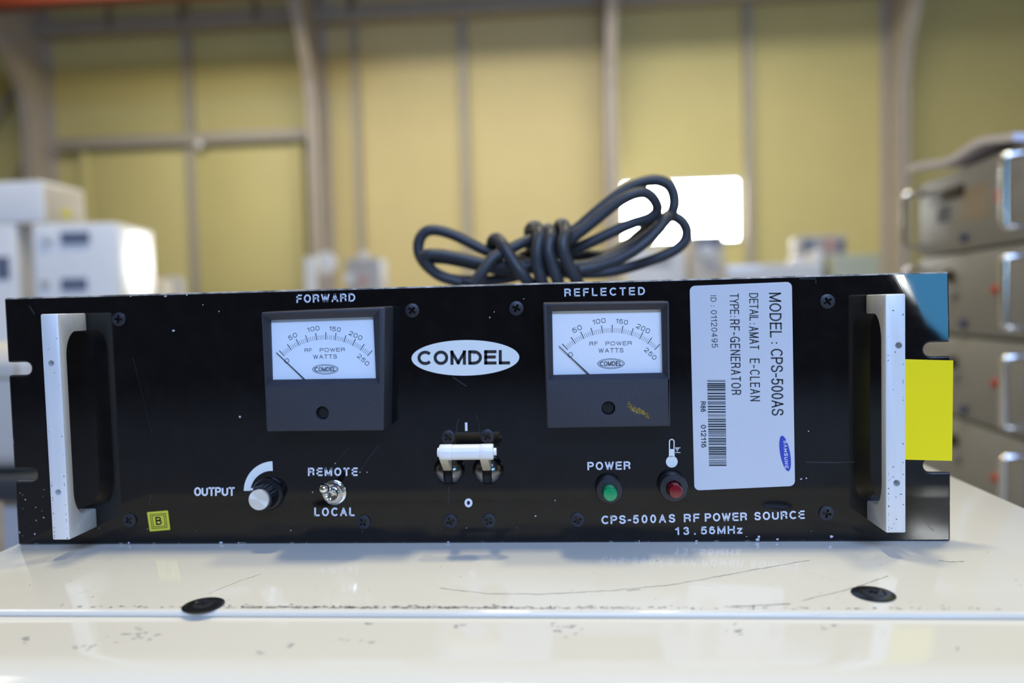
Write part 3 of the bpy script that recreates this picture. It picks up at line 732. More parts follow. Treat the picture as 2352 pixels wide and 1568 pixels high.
    # needle stands off the dial
    yn = yd - 0.0012
    def N(x, y): u, v = H(x, y); return at(u, v, yn)
    a = N(655, 985); b = N(342, 688); dd = (b - a).normalized(); nn = Vector((-dd.z, 0, dd.x))
    a = a - dd * 0.004
    bm = bmesh.new(); poly_prism(bm, [a + nn * 0.00030, b + nn * 0.00014, b - nn * 0.00014, a - nn * 0.00030], (0, 0.0003, 0)); bm_obj('needle', bm, M['needle'], mt)
    g = [Vector((p.x, yw + 0.0003, p.z)) for p in Wn]
    bm = bmesh.new(); bm.faces.new([bm.verts.new(p) for p in g]); bm_obj('glass_pane', bm, M['glass'], mt)
    return mt
def win_zoom_to_px(win): return win
def z3(x, y): return (560 + x / 4.611, 660 + y / 4.611)
def z5(x, y): return (1200 + x / 4.355, 640 + y / 4.355)
meter([z3(180, 262), z3(1500, 204), z3(1482, 1516), z3(238, 1526)], [z3(203, 286), z3(1436, 240), z3(1440, 1024), z3(236, 1046)], [z3(*p) for p in WIN], (740.5, 948), 'forward power meter, left of the two')
rm = meter([z5(205, 240), z5(1467, 224), z5(1481, 1476), z5(246, 1496)], [z5(238, 265), z5(1455, 245), z5(1468, 1000), z5(262, 1015)], [z5(*p) for p in [(295, 325), (1392, 306), (1406, 942), (307, 965)]], (1397.5, 937), 'reflected power meter with a gold scuff on its lower cover')
# gold scuff on the right meter
bm = bmesh.new(); path = [(1443, 928), (1449, 936), (1458, 941), (1468, 943), (1478, 947), (1486, 952), (1489, 960)]
for k in range(420):
    i = random.randrange(len(path) - 1); t = random.random(); wd = 7 - abs(i - 1.5) * 1.7
    c = at(path[i][0] + (path[i + 1][0] - path[i][0]) * t + random.gauss(0, 1), path[i][1] + (path[i + 1][1] - path[i][1]) * t + random.gauss(0, max(1, wd) * 0.6), -0.01605)
    flat_blob(bm, c, (random.uniform(0.0001, 0.00035), 0, 0), (0, 0, random.uniform(0.0001, 0.0003)), 5)
bmesh.ops.recalc_face_normals(bm, faces=bm.faces); tag(bm_obj('gold_scuff', bm, M['ochre'], rm), kind='stuff')

# --- output knob
kb = at(616, 1134, 0); kn = empty('output_knob', unit, kb)
ang = 0; bm = bmesh.new(); nK = 48
prof = [(0.0076, 0.0), (0.0076, 0.0012), (0.0068, 0.0022)]
bm_obj('skirt', lathe_bm([(0.0084, 0.0002), (0.0085, 0.0014), (0.0078, 0.0024), (0.0060, 0.0028)], kb, n=48), M['knob'], kn, smooth=True)
bm = bmesh.new(); ra, rb = [], []
for i in range(72):
    t = 2 * math.pi * i / 72; r = 0.0067 * (1.0 if i % 3 else 0.95)
    ra.append(bm.verts.new(kb + Vector((r * math.cos(t), -0.0030, r * math.sin(t))))); rb.append(bm.verts.new(kb + Vector((r * 0.95 * math.cos(t), -0.0108, r * 0.95 * math.sin(t)))))
for i in range(72): j = (i + 1) % 72; bm.faces.new((ra[i], ra[j], rb[j], rb[i]))
bm.faces.new(ra); bm.faces.new(rb)
bm_obj('ribbed_grip', bm, M['knob'], kn)
bm_obj('aluminium_cap', lathe_bm([(0.0053, 0.0106), (0.0054, 0.0119), (0.0051, 0.0124), (0, 0.0123)], kb, n=48), M['cap'], kn, smooth=True)
bm_obj('pointer_dot', lathe_bm([(0.0006, 0), (0.0006, 0.0002), (0, 0.0003)], at(578.5, 1123, -0.0109), n=14), M['print'], kn, smooth=True)

# --- toggle switch
tb = at(768, 1130, 0); tg = empty('toggle_switch', unit, tb)
bm_obj('washer', lathe_bm([(0.0034, 0), (0.0064, 0), (0.0064, 0.0007), (0.0060, 0.0009), (0.0034, 0.0009)], tb, n=40), M['chrome'], tg, smooth=True)
nut = bmesh.new()
lathe_bm([(0.0056, 0.0009), (0.0056, 0.0026), (0.0050, 0.0032), (0.0034, 0.0032)], tb, n=40, bm=nut); bm_obj('round_nut', nut, M['chrome'], tg, smooth=True)
bm_obj('bushing', lathe_bm([(0.0034, 0.0005), (0.0034, 0.0050), (0.0030, 0.0056), (0.0016, 0.0048), (0, 0.0046)], tb, n=32), M['chrome'], tg, smooth=True)
tip = at(744.5, 1121.5, -0.016)
base = tb + Vector((0, -0.004, 0)); ax = (tip - base); L = ax.length
bm_obj('bat_lever', lathe_bm([(0.0011, 0), (0.0014, L * 0.4), (0.0023, L * 0.85), (0.0026, L), (0.0023, L + 0.0013), (0.0012, L + 0.0022), (0, L + 0.0024)], base, ax, 24), M['chrome'], tg, smooth=True)

# --- paired breaker toggles joined by a white bar
br = empty('breaker_switch', unit, at(1076, 1085, 0)); tag(br, 'double breaker switch with a white tie bar in the up position')
for cx in (1031.5, 1120.5):
    c = at(cx, 1080, -0.002); c = Vector((c.x, 0, c.z))
    R0 = 0.0079; prof = [(R0, 0.0)] + [(R0 * math.cos(t), 0.0062 * math.sin(t) + 0.0004) for t in [k / 10 * math.pi / 2 for k in range(10)]] + [(0, 0.0066)]
    slot = to_me(box_bm((c.x - 0.0024, -0.02, c.z - 0.0066), (c.x + 0.0024, -0.0012, c.z + 0.0066)))
    mobj('dome_collar', cut(to_me(lathe_bm(prof, c, n=44)), [slot]), M['dome'], br, (0, 0, 0), True)
    bm = bmesh.new()
    top = at(cx, 1052, -0.0175)
    y1 = -0.0012; zc = c.z; xl = c.x - 0.0021
    box('slot_shade', (c.x - 0.00235, -0.0016, zc - 0.0064), (c.x + 0.00235, -0.0012, zc + 0.0064), M['slotshade'], br)  # added near-black plate that puts the shade into the slot
    poly_prism(bm, [(xl, y1 - 0.0005, zc + 0.0004), (xl, y1 - 0.0005, zc + 0.0062), (xl, -0.0130, top.z + 0.0035), (xl, -0.0185, top.z + 0.0030), (xl, -0.0188, top.z - 0.0005), (xl, -0.0078, zc + 0.0012)], (0.0042, 0, 0))
    bevel_all(bm, 0.0005, 2); bm_obj('lever', bm, M['ivory'], br, smooth=True)
yb = -0.0170
pa, pb = at(1010.5, 1038, yb), at(1133.5, 1037.5, yb); zc = (pa.z + pb.z) / 2; rr = 0.0039
def seg(name, x0, x1, r, m, bev):
    bm = bmesh.new(); lathe_bm([(r * 0.94, 0), (r, bev), (r, x1 - x0 - bev), (r * 0.94, x1 - x0)], (x0, yb, zc), (1, 0, 0), 32, bm); bm_obj(name, bm, m, br, smooth=True)
wdt = pb.x - pa.x
seg('tie_bar', pa.x + wdt * 0.24, pa.x + wdt * 0.755, rr * 0.97, M['white'], 0.0002)
seg('end_cap', pa.x, pa.x + wdt * 0.24, rr, M['white'], 0.0005); seg('end_cap', pa.x + wdt * 0.755, pb.x, rr, M['white'], 0.0005)
seg('pin_head', pa.x - 0.0011, pa.x, rr * 0.6, M['white'], 0.0003); seg('pin_head', pb.x, pb.x + 0.0015, rr * 0.48, M['white'], 0.0003)

# --- indicator lamps
for px, py, m, lb in ((1398, 1120, 'green', 'green power indicator lamp'), (1543.5, 1114, 'red', 'red temperature indicator lamp')):
    c = at(px, py, 0); lp = empty('indicator_lamp', unit, c); tag(lp, lb)
    R0 = 0.0067 if m == 'green' else 0.0071
    bm_obj('collar', lathe_bm([(R0, 0), (R0, 0.0052), (R0 * 0.94, 0.0062), (R0 * 0.56, 0.0066), (R0 * 0.56, 0.0040)], c, n=40), M['lampring'], lp, smooth=True)
    bm_obj('lens', lathe_bm([(0.0035, 0.0035), (0.0035, 0.0128), (0.0032, 0.0134), (0.0015, 0.0137), (0, 0.0138)], c, n=32 if m == 'green' else 9), M[m], lp, smooth=True)

# --- white inventory label
lq = [(1584, 656.5), (1818.8, 646.8), (1826, 1115.6), (1595, 1126)]
YL = -0.00025
bm = bmesh.new(); poly_prism(bm, rounded_quad([at(*p, YL) for p in lq], 0.0026), (0, 0.00025, 0))
lab = bm_obj('inventory_label', bm, M['label'], unit); tag(lab, 'white inventory label with barcode and blue oval, stuck on sideways')
def z6(x, y): return (1560 + x / 3.0166, 630 + y / 3.0166)
YT = YL - 0.00006
def lword(body, a, b, cap, sp=0.2, bold=0.12):
    pr = Print(); p0, p1 = at(*z6(*a), YT), at(*z6(*b), YT)
    m0 = ((a[0] + b[0]) / 2, (a[1] + b[1]) / 2); upv = at(*z6(m0[0] + cap, m0[1]), YT) - at(*z6(*m0), YT)
    pr.word(body, p0, p1, upv, upv.length, sp, bold); return pr
def lw(parts, m='labelink', parent=lab):
    pr = Print()
    for a in parts:
        q = lword(*a); pr.add(q.v, q.f)
    return pr.build('lettering', M[m], parent, (0, 0.00005, 0))
lw([('MODEL', (622, 127), (630, 437), 83, 0.16, 0.125), (':', (638, 470), (639, 482), 60, 0.2, 0.16), ('CPS-500AS', (634, 515), (641, 978), 83, 0.13, 0.125)])
lw([('DETAIL', (485, 130), (488, 322), 62, 0.12, 0.11), (':', (489, 338), (489, 346), 50, 0.2, 0.14), ('AMAT', (483, 360), (489, 520), 66, 0.22, 0.115), ('E-CLEAN', (489, 583), (493, 878), 68, 0.30, 0.115)])
lw([('TYPE', (350, 132), (353, 276), 62, 0.12, 0.11), (':', (354, 288), (354, 296), 50, 0.2, 0.14), ('RF-GENERATOR', (350, 312), (362, 835), 68, 0.26, 0.115)])
lw([('ID', (217, 146), (218, 190), 40, 0.3, 0.11), (':', (218, 216), (218, 222), 34, 0.2, 0.15), ('01120495', (219, 248), (226, 507), 42, 0.24, 0.11)])
lw([('R86', (148, 880), (149, 953), 36, 0.14, 0.17), ('012116', (150, 1042), (153, 1200), 36, 0.20, 0.17)])
pr = Print(); y = 732.0; rnd = random.Random(3)
while y < 1326:
    wd = rnd.choice((3.2, 3.2, 4.5, 8.5, 10.5)); y1 = min(y + wd, 1330); k = (y - 732) / 598; xa = 194 + 13 * k; xb = 320 + 8 * k; k2 = (y1 - 732) / 598
    pr.poly([at(*z6(xa, y), YT), at(*z6(xb, y), YT), at(*z6(194 + 13 * k2 + 126 - 5 * k2, y1), YT), at(*z6(194 + 13 * k2, y1), YT)])
    y = y1 + rnd.choice((3.0, 3.6, 5.0, 9.0))
pr.build('barcode', M['labelink'], lab, (0, 0.00005, 0))
pr = Print(); c0 = z6(734, 1240); pr.poly(ring_px(c0, 40 / 3.0166 * 0.86, 125 / 3.0166, YT, 48, math.radians(-10.5)))
bo = pr.build('blue_oval', M['blueink'], lab, (0, 0.00005, 0))
YT -= 0.00006
lw([('SAMSUNG', (722, 1150), (732, 1344), 26, 0.32, 0.17)], 'print', bo)

# --- yellow note behind the right handle and yellow letter sticker
bm = bmesh.new(); q = [at(2050, 824, -0.0009), at(2189.5, 827.5, -0.0009), at(2187, 1058, -0.0009), at(2050, 1054.5, -0.0009)]
poly_prism(bm, q, (0, 0.0002, 0)); tag(bm_obj('yellow_note', bm, M['yellow'], unit), 'bright yellow paper note overhanging the right edge of the panel')
sq = [(337.5, 1176), (385.5, 1172), (391, 1216.3), (344, 1220.3)]
bm = bmesh.new(); poly_prism(bm, rounded_quad([at(*p, -0.0002) for p in sq], 0.0004), (0, 0.0002, 0))
st = bm_obj('letter_sticker', bm, M['yellow2'], unit); tag(st, 'small yellow square sticker with the letter B')
def sqp(u, v):
    a = Vector(sq[0]).lerp(Vector(sq[1]), u); b = Vector(sq[3]).lerp(Vector(sq[2]), u); p = a.lerp(b, v); return at(p.x, p.y, -0.00026)
pr = Print()
for lo, hi, wd in ((0.12, 0.88, 0.03), (0.20, 0.80, 0.03)):
    o_ = [(lo, lo), (hi, lo), (hi, hi), (lo, hi), (lo, lo)]; i_ = [(lo + wd, lo + wd), (hi - wd, lo + wd), (hi - wd, hi - wd), (lo + wd, hi - wd), (lo + wd, lo + wd)]
    pr.strip([sqp(*p) for p in o_], [sqp(*p) for p in i_])
pr.word('B', sqp(0.35, 0.70), sqp(0.64, 0.70), sqp(0.35, 0.28) - sqp(0.35, 0.70), (sqp(0.35, 0.28) - sqp(0.35, 0.70)).length, 0.2, 0.17)
pr.build('lettering', M['ink'], st, (0, 0.00005, 0))

# --- chips and faint scratches in the panel paint
bm = bmesh.new()
def chip(px, py, r, e=1.0):
    c = at(px, py, -0.00004); c.z = max(c.z, r * 0.00022 + 0.0002)
    flat_blob(bm, c, (r * 0.00022 * e, 0, 0), (0, 0, r * 0.00022), 7, 0.4)
for a in ((300, 680, 2.4), (551, 957, 3.0), (398, 759, 2.6, 1.8), (58, 1147, 2), (82, 1165, 1.6), (100, 1188, 2), (80, 1226, 2.6), (45, 1222, 2.5), (83, 1195, 2.2, .5), (296, 1249, 3), (508, 1254, 3, 1.8), (548, 1254, 2), (466, 700, 1.6), (503, 715, 1.8), (380, 680, 2, 3), (429, 677, 2.5), (1125, 729, 2.4, .6), (1135, 716, 1.6), (1203, 686, 1.8, .7),
          (1743, 1232, 3.5), (1740, 1240, 4.5, 1.5), (1786, 1238, 3.6), (1910, 1232, 3.6, 1.6), (1715, 1232, 1.0, 3), (1468, 1243, 2.4, .6), (1275, 1149, 2.2, .5), (1840, 1100, 2, 2), (1852, 1098, 2), (1230, 1185, 2.2), (827, 1084, 1.6), (843, 1084, 1.6), (770, 1064, 2), (718, 1130, 1.6), (668, 1218, 2, .7), (1857, 990, 1.6), (1600, 1254, 2, 2), (1030, 1250, 2, 2)):
    chip(*a)
for k in range(12):
    chip(random.uniform(60, 2100), random.uniform(1212, 1228), random.uniform(0.5, 1.1))
    chip(random.uniform(20, 110), random.uniform(1120, 1240), random.uniform(0.4, 1.2))
bmesh.ops.recalc_face_normals(bm, faces=bm.faces); tag(bm_obj('paint_chips', bm, M['bare'], unit), kind='stuff')
bm = bmesh.new()
def vpath(pts, wd):
    P = [at(x, y, -0.00004) for x, y in pts]; L, Rr = [], []
    for i, p in enumerate(P):
        t = (P[min(i + 1, len(P) - 1)] - P[max(i - 1, 0)]).normalized(); nrm = Vector((-t.z, 0, t.x)) * wd * random.uniform(0.5, 1)
        L.append(bm.verts.new(p + nrm)); Rr.append(bm.verts.new(p - nrm))
    for i in range(len(P) - 1): bm.faces.new((L[i], L[i + 1], Rr[i + 1], Rr[i]))
for pth, wd in (([(1054, 962), (1049, 978), (1047, 1000)], .0003), ([(1094, 950), (1100, 975), (1104, 1000)], .00015), ([(1032, 1118), (1031, 1140), (1029, 1156)], .0003), ([(1040, 866), (1055, 876), (1072, 887)], .0003),
                ([(868, 1025), (848, 1050), (828, 1080)], .00018), ([(800, 1028), (780, 1052), (770, 1064)], .00014), ([(67, 702), (80, 722)], .0004), ([(347, 1135), (342, 1160)], .0003), ([(1850, 1061), (1920, 1062), (1964, 1060)], .0003), ([(1836, 640), (1874, 640), (1874, 650)], .0003), ([(305, 820), (330, 920), (350, 1000)], .0001)):
    vpath(pth, wd)
bmesh.ops.recalc_face_normals(bm, faces=bm.faces); tag(bm_obj('faint_scratches', bm, M['faint'], unit), kind='stuff')

# ================================================================== CABLE COIL ON THE UNIT
cb = empty('coiled_power_cable', loc=(0.25, 0.16, 0.1276)); tag(cb, 'coiled black power cable bundled on top of the black rack unit', 'cable')
RC = 0.0041
def zc_(x, y, Y): return at(920 + x / 2.868, 380 + y / 2.868, Y)
def strand(name, pts, r=RC, wrap=False):
    return bm_obj(name, tube_bm([zc_(*p) for p in pts], r, 12, sub=8), M['cable'], cb, smooth=True)
strand('loop', [(700, 640, .17), (900, 560, .165), (1080, 470, .16), (1180, 400, .16), (1330, 270, .16), (1480, 160, .16), (1600, 108, .16), (1700, 100, .16), (1775, 140, .16), (1803, 220, .16), (1790, 300, .16), (1730, 380, .163), (1620, 470, .165), (1480, 555, .17), (1320, 625, .17), (1180, 660, .17), (950, 650, .17), (760, 620, .172)])
strand('loop', [(760, 700, .15), (950, 610, .15), (1130, 480, .148), (1270, 370, .148), (1400, 265, .148), (1520, 195, .148), (1610, 180, .15), (1670, 225, .152), (1690, 290, .156), (1640, 345, .158), (1520, 385, .16), (1380, 445, .16), (1240, 510, .16), (1100, 560, .16), (900, 600, .16)])
strand('loop', [(780, 690, .18), (980, 660, .18), (1180, 590, .178), (1350, 590, .176), (1480, 530, .175), (1580, 450, .174), (1680, 370, .174), (1780, 335, .174), (1850, 365, .174), (1885, 430, .174), (1868, 500, .174), (1800, 560, .174), (1690, 610, .174), (1540, 660, .174), (1370, 700, .174), (1150, 710, .175), (900, 700, .176)])
strand('loop', [(1180, 690, .145), (1300, 665, .145), (1450, 610, .145), (1580, 530, .146), (1690, 430, .15), (1750, 350, .154), (1760, 325, .158)])
strand('loop', [(860, 640, .165), (700, 600, .165), (560, 560, .165), (440, 500, .165), (330, 450, .165), (230, 425, .165), (160, 440, .165), (122, 500, .165), (124, 580, .165), (165, 650, .165), (230, 705, .165), (330, 745, .165), (480, 760, .165), (650, 750, .165), (800, 720, .165)])
strand('loop', [(820, 660, .15), (680, 655, .15), (540, 640, .15), (380, 605, .15), (260, 585, .15), (180, 585, .15), (160, 610, .152), (200, 680, .155), (270, 730, .158), (400, 770, .16)])
strand('loop', [(820, 690, .156), (700, 690, .156), (560, 670, .156), (430, 640, .156), (300, 615, .156), (200, 605, .157), (170, 570, .158)])
strand('loop', [(480, 780, .14), (540, 700, .14), (610, 610, .142), (700, 560, .146), (800, 510, .15), (880, 480, .155)])
def wrap(p):
    strand('wrap_turn', p, RC * 1.05)
wrap([(600, 560, .17), (605, 500, .16), (635, 480, .15), (680, 530, .142), (740, 630, .14), (820, 740, .14), (880, 800, .15)])
wrap([(860, 560, .178), (850, 430, .17), (890, 398, .155), (915, 450, .142), (900, 560, .138), (900, 660, .138), (930, 760, .14), (960, 810, .15)])
wrap([(960, 560, .178), (950, 450, .17), (975, 415, .155), (990, 460, .142), (975, 560, .138), (1000, 660, .138), (1035, 760, .14), (1060, 810, .15)])
wrap([(1040, 520, .178), (1035, 420, .17), (1065, 383, .155), (1090, 430, .142), (1070, 520, .137), (1090, 620, .137), (1150, 740, .14), (1190, 810, .15)])
strand('plug_lead', [(880, 860, .145), (980, 862, .150), (1100, 864, .16), (1250, 862, .17), (1330, 850, .18)])

# ================================================================== STACK OF RACK INSTRUMENTS ON THE RIGHT
M.update(
 inst=mat('warm_grey_instrument', (0.30, 0.30, 0.305), 0.5, 0, 0.06, 15),
 inst2=mat('grey_instrument_side', (0.26, 0.26, 0.265), 0.55, 0, 0.06, 15),
 redknob=mat('red_button', (0.55, 0.06, 0.03), 0.35, 0, 0.1, 100),
 blueknob=mat('blue_button', (0.035, 0.05, 0.16), 0.35, 0, 0.1, 100),
 blackknob=mat('black_button', (0.015, 0.013, 0.012), 0.4, 0, 0.1, 100),
 tanlabel=mat('tan_label', (0.34, 0.27, 0.21), 0.5, 0, 0.1, 60),
 paper=mat('lilac_white_paper', (0.80, 0.77, 0.88), 0.6, 0, 0.04, 20),
 darkcart=mat('dark_cart', (0.03, 0.03, 0.03), 0.6, 0, 0.2, 10),
)
PA = at(2112, 650, 1.34); PB = at(2376, 650, 0.87)
PA.z = PB.z = 0; ux = (PB - PA).normalized(); nn = Vector((ux.y, -ux.x, 0))
if nn.x > 0: nn = -nn
ztop = at(2345, 322, 0.88).z; UH = 0.1635; UL = 0.52
def ST(u, v, z): return PA + ux * u + nn * v + Vector((0, 0, z))
def obox(name, u0, u1, v0, v1, z0, z1, m, parent, bev=0.0):
    bm = bmesh.new(); poly_prism(bm, [ST(u0, v0, z0), ST(u1, v0, z0), ST(u1, v1, z0), ST(u0, v1, z0)], (0, 0, z1 - z0))
    if bev: bevel_all(bm, bev, 2)
    return bm_obj(name, bm, m, parent, smooth=bev > 0)
def on_face(px, py):
    p = hit(px, py, PA, nn); return (p - PA).dot(ux), p.z
def knob_at(name, u, z, r, h, m, parent):
    bm_obj(name, lathe_bm([(r, 0), (r, h * 0.7), (r * 0.8, h), (0, h)], ST(u, 0.0, z), nn, 20), m, parent, smooth=True)
LBL = ['grey rack instrument at the top of the right stack, under the lilac paper', 'grey rack instrument second from the top of the right stack', 'grey rack instrument third from the top, beside the yellow note', 'grey rack instrument fourth from the top, behind the cream cabinet corner']
nU = 4
for k in range(nU):
    z1 = ztop - UH * k; z0 = z1 - UH + 0.004
    it = empty('rack_instrument', loc=ST(UL / 2, -0.2, z0)); tag(it, LBL[k], 'instrument', 'instruments stacked on the right')
    obox('case', 0.012, UL - 0.012, -0.46, -0.004, z0, z1, M['inst2'], it, 0.003)
    obox('face_plate', 0.0, UL, -0.004, 0.0, z0 + 0.002, z1 - 0.001, M['inst'], it, 0.001)
    for u in (0.022, 0.462):
        za, zb2 = z0 + 0.022, z1 - 0.022; s = 0.040
        bm_obj('handle', tube_bm([ST(u, -0.001, za), ST(u, s * 0.65, za), ST(u, s * 0.93, za + s * 0.07), ST(u, s, za + s * 0.35), ST(u, s, zb2 - s * 0.35), ST(u, s * 0.93, zb2 - s * 0.07), ST(u, s * 0.65, zb2), ST(u, -0.001, zb2)], 0.0068, 14, sub=6), M['chrome'], it, smooth=True)
    ur, zr_ = on_face((2290, 2290, 2290, 2290)[k], (460, 665, 880, 1097)[k])
    if k: knob_at('red_button', ur, zr_, 0.0085, 0.008, M['redknob'], it)
    ub, zb3 = on_face((2217, 2215, 2217, 2222)[k], (545, 743, 940, 1140)[k])
    knob_at('blue_button', ub, zb3, 0.009, 0.008, M['blueknob'], it)
    if k:
        uk, zk = on_face((0, 2186, 2192, 2194)[k], (0, 633, 832, 1010)[k]); knob_at('black_button', uk, zk, 0.013, 0.010, M['blackknob'], it)
        ug, zg = on_face((0, 2192, 2198, 2200)[k], (0, 676, 862, 1050)[k]); knob_at('grey_button', ug, zg, 0.012, 0.006, M['inst2'], it)
    else:
        u_, z_ = on_face(2172, 448); obox('dark_badge', u_ - 0.075, u_ + 0.085, 0.0, 0.002, z_ - 0.013, z_ + 0.012, M['blackknob'], it, 0.0008)
        u_, z_ = on_face(2168, 488); obox('blue_tag', u_ - 0.03, u_ + 0.03, 0.0, 0.001, z_ - 0.02, z_ + 0.014, M['darkmark'], it)
        u_, z_ = on_face(2240, 465); obox('tan_label', u_ - 0.05, u_ + 0.05, 0.0, 0.0006, z_ - 0.03, z_ + 0.03, M['tanlabel'], it)
        u_, z_ = on_face(2292, 450); obox('red_tag', u_ - 0.008, u_ + 0.008, 0.0, 0.001, z_ - 0.012, z_ + 0.012, M['redknob'], it)
zlow = ztop - UH * nU
cart = empty('instrument_trolley', loc=ST(UL / 2, -0.2, ZF)); tag(cart, 'dark trolley under the stacked grey rack instruments', 'trolley')
obox('shelf', -0.02, UL + 0.02, -0.48, 0.02, zlow, zlow + 0.004 - 0.0002, M['darkcart'], cart)
for u in (0.0, UL - 0.04):
    for v in (-0.47, -0.03): obox('leg', u, u + 0.04, v, v + 0.04, ZF, zlow, M['darkcart'], cart)
# paper lying curled on the stack
bm = bmesh.new(); NU, NV = 14, 5; G = []
for i in range(NU + 1):
    row = []
    for j in range(NV + 1):
        u = -0.035 + 0.47 * i / NU; v = 0.015 - 0.30 * j / NV; t = i / NU
        z = ztop + 0.0015 + 0.034 * max(0, 1 - t * 1.15) ** 1.2 + 0.018 * math.exp(-((t - 0.72) / 0.2) ** 2) + 0.004 * math.sin(t * 9 + j)
        row.append(bm.verts.new(ST(u, v, z)))
    G.append(row)
for i in range(NU):
    for j in range(NV): bm.faces.new((G[i][j], G[i + 1][j], G[i + 1][j + 1], G[i][j + 1]))
bmesh.ops.recalc_face_normals(bm, faces=bm.faces)
r = bmesh.ops.extrude_face_region(bm, geom=bm.faces[:]); bmesh.ops.translate(bm, vec=(0, 0, 0.012), verts=[e for e in r['geom'] if isinstance(e, bmesh.types.BMVert)])
tag(bm_obj('paper_sheets', bm, M['paper'], smooth=True), 'curled lilac white paper sheets lying on the top grey instrument', 'paper')

# ================================================================== WHITE CASES ON THE LEFT
def bench(name, lo, hi, ztop_, label):
    b = empty(name, loc=((lo[0] + hi[0]) / 2, (lo[1] + hi[1]) / 2, ZF)); tag(b, label, 'bench')
    box('bench_top', (lo[0], lo[1], ztop_ - 0.04), (hi[0], hi[1], ztop_), M['bench'], b, 0.004)
    for x in (lo[0] + 0.03, hi[0] - 0.09):
        for y in (lo[1] + 0.03, hi[1] - 0.09): box('leg', (x, y, ZF), (x + 0.06, y + 0.06, ztop_ - 0.0401), M['greycase'], b)
    return b
ZB1 = -0.08
bench('packing_bench', (-3.4, 2.55, 0), (-0.95, 3.9, 0), ZB1, 'low bench under the white cases on the left')
def rotp(p, c, a): d = Vector(p) - Vector(c); return Vector(c) + Vector((d.x * math.cos(a) - d.y * math.sin(a), d.x * math.sin(a) + d.y * math.cos(a), d.z))
def case(px0, px1, pytop, Y, depth, zbot, m, label, ang=0.0, marks=(), side=None, bev=0.012, name='instrument_case', cat='case', grp='white cases on the left bench'):
    """a boxy instrument whose front spans two pixel columns at depth Y"""
    a, b = at(px0, pytop, Y), at(px1, pytop, Y); zt = (a.z + b.z) / 2; c = (b.x, Y, 0)
    e = empty(name, loc=((a.x + b.x) / 2, Y + depth / 2, zbot)); tag(e, label, cat, grp)
    def T(x, y, z): return rotp((x, y, z), c, ang)
    def slab(nm, x0, x1, y0, y1, z0, z1, mm, bv=0.0):
        bm = bmesh.new(); poly_prism(bm, [T(x0, y0, z0), T(x1, y0, z0), T(x1, y1, z0), T(x0, y1, z0)], (0, 0, z1 - z0))
        if bv: bevel_all(bm, bv, 3)
        return bm_obj(nm, bm, mm, e, smooth=bv > 0)
    slab('housing', a.x, b.x, Y, Y + depth, zbot, zt, m, bev)
    if side: slab('side_panel', b.x - 0.004, b.x + 0.003, Y + 0.02, Y + depth - 0.02, zbot + 0.02, zt - 0.015, side, 0.003)
    for nm, x0, y0, x1, y1, mm, th in marks:
        p, q = at(x0, y0, Y), at(x1, y1, Y)
        if nm.startswith('round'):
            r_ = (q.x - p.x) / 2; bm_obj(nm, lathe_bm([(r_, 0), (r_, th * 0.6), (r_ * 0.75, th), (0, th)], T((p.x + q.x) / 2, Y, (p.z + q.z) / 2), (math.sin(ang), -math.cos(ang), 0), 20), mm, e, smooth=True)
        elif nm.startswith('side'):
            f0, f1 = x0, x1; slab(nm, b.x, b.x + 0.006, Y + depth * f0, Y + depth * f1, zbot + (zt - zbot) * y0, zbot + (zt - zbot) * y1, mm)
        else: slab(nm, p.x, q.x, Y - th, Y, q.z, p.z, mm)
    return e, zt, a, b
case(82, 266, 513, 2.75, 0.36, ZB1, M['offwhite'], 'white case with a glaring glossy side, right hand one on the left bench', math.radians(5.2),
     [('badge', 148, 535, 210, 558, M['darkmark'], 0.01), ('round_dial', 104, 530, 132, 562, M['glosswhite'], 0.02), ('dark_display', 148, 640, 205, 666, M['darkmark'], 0.006), ('round_dial', 104, 640, 124, 662, M['greycase'], 0.015)], M['polished'])
e2, zt2, _, _ = case(-150, 32, 517, 3.0, 0.30, ZB1, M['offwhite'], 'white case at the left edge beneath the tall stacked case', 0, [('dark_display', -10, 590, 24, 640, M['darkmark'], 0.006)], M['greycase'])
case(-140, 94, 418, 3.0, 0.32, zt2 + 0.001, M['offwhite'], 'white case stacked highest at the left edge with a yellow spot on its side', 0, [('side_spot', 0.42, 0.2, 0.62, 0.42, M['yellow2'], 0)], M['beigecase'])
case(300, 352, 640, 3.2, 0.2, ZB1, M['beigecase'], 'small beige case peeping out right of the glaring white case', 0, [('round_knob', 318, 640, 340, 662, M['glosswhite'], 0.03)])
case(366, 402, 634, 3.5, 0.12, ZB1, M['greycase'], 'smallest grey case, furthest right on the left bench', 0, [('round_knob', 366, 645, 386, 668, M['glosswhite'], 0.03)], bev=0.02)

# grey case standing close behind the left ear of the panel
p0, p1 = at(-260, 800, 0.5), at(90, 1088, 0.5)
gc = empty('grey_plastic_case', loc=((p0.x + p1.x) / 2, 0.7, p1.z)); tag(gc, 'pale grey rounded case seen past the left ear of the black unit', 'case')
box('case_shell', (p0.x, 0.5, p1.z), (p1.x, 0.95, p0.z), M['beigecase'], gc, 0.03, seg=4)
box('beige_lid', (p0.x + 0.02, 0.495, at(0, 868, 0.5).z), (p1.x - 0.02, 0.5, at(0, 830, 0.5).z), M['beigecase'], gc, 0.002)
ct = empty('black_cart', loc=((p0.x + p1.x) / 2, 0.7, ZF)); tag(ct, 'dark cart under the pale grey case at the left edge', 'cart')
box('cart_top', (p0.x - 0.02, 0.48, p1.z - 0.03), (p1.x + 0.01, 0.97, p1.z - 0.0002), M['darkcart'], ct, 0.004)
for x in (p0.x, p1.x - 0.05):
    for y in (0.5, 0.9): box('leg', (x, y, ZF), (x + 0.04, y + 0.04, p1.z - 0.0302), M['greycase'], ct)

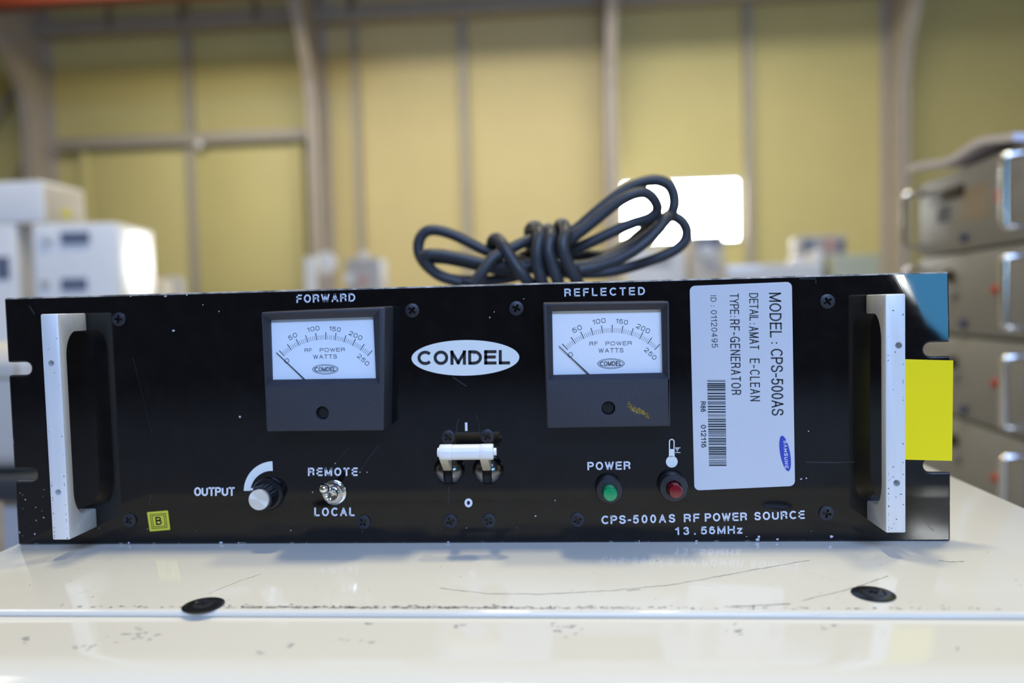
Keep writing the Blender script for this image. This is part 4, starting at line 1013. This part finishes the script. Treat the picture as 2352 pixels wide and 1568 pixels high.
# ================================================================== THINGS ON THE FAR BENCH
ZB2 = 0.0; YB2 = 7.0
bench('long_bench', (-5.0, 6.9, 0), (5.2, 8.4, 0), ZB2, 'long low bench far behind the unit carrying small cases')
def far(px0, px1, py, Y, d, m, label, marks=(), bev=0.02, side=None): case(px0, px1, py, Y, d, ZB2, m, label, 0, marks, side, bev, 'bench_case', 'case', 'small cases on the far bench')
far(1588, 1664, 538, 7.2, 0.3, M['beigecase'], 'beige case with dark label and white dial under the bright window', [('dark_label', 1600, 545, 1655, 566, M['darkmark'], 0.01), ('round_dial', 1603, 562, 1641, 594, M['glosswhite'], 0.05), ('dark_label', 1620, 602, 1655, 622, M['greycase'], 0.01)])
far(1436, 1576, 572, 7.4, 0.4, M['offwhite'], 'pale case glimpsed through the right loops of the cable', [('grey_label', 1480, 590, 1540, 612, M['greycase'], 0.01)])
far(1668, 1886, 606, 6.92, 0.2, M['glosswhite'], 'wide flat white case in front of the right far bench')
far(1836, 1944, 541, 7.9, 0.35, M['greycase'], 'grey case standing behind the flat white case', [('dark_label', 1846, 552, 1868, 580, M['darkmark'], 0.01), ('pink_label', 1890, 550, 1920, 576, M['pink'], 0.01), ('dark_label', 1925, 552, 1940, 578, M['darkmark'], 0.01)])
far(1822, 1856, 588, 7.5, 0.2, M['offwhite'], 'small white case left of the pale green case', bev=0.04)
far(1866, 1892, 574, 7.6, 0.2, M['offwhite'], 'tall narrow white case beside the pale green case', bev=0.03)
far(1916, 2022, 584, 7.4, 0.4, M['greenbox'], 'pale green case at the right end of the far bench')
far(792, 872, 592, 7.6, 0.4, M['greycase'], 'grey case with a pink spot and white dial left of the cable', [('round_dial', 790, 628, 818, 654, M['glosswhite'], 0.05), ('round_spot', 822, 632, 846, 656, M['pink'], 0.02), ('round_dial', 824, 578, 848, 600, M['offwhite'], 0.04)])
far(696, 722, 590, 7.2, 0.1, M['offwhite'], 'narrow white case left of the round white disc', bev=0.02)
bm_obj('highlight_disc', lathe_bm([(0.13, 0.0), (0.13, 0.03), (0.10, 0.05), (0, 0.055)], at(748, 605, 7.7), n=24), M['offwhite'], smooth=True)  # made-up disc and stand imitating a bright out-of-focus highlight
dsc = bpy.data.objects['highlight_disc']; tag(dsc, 'round white disc on a stand in front of the hall column', 'disc')
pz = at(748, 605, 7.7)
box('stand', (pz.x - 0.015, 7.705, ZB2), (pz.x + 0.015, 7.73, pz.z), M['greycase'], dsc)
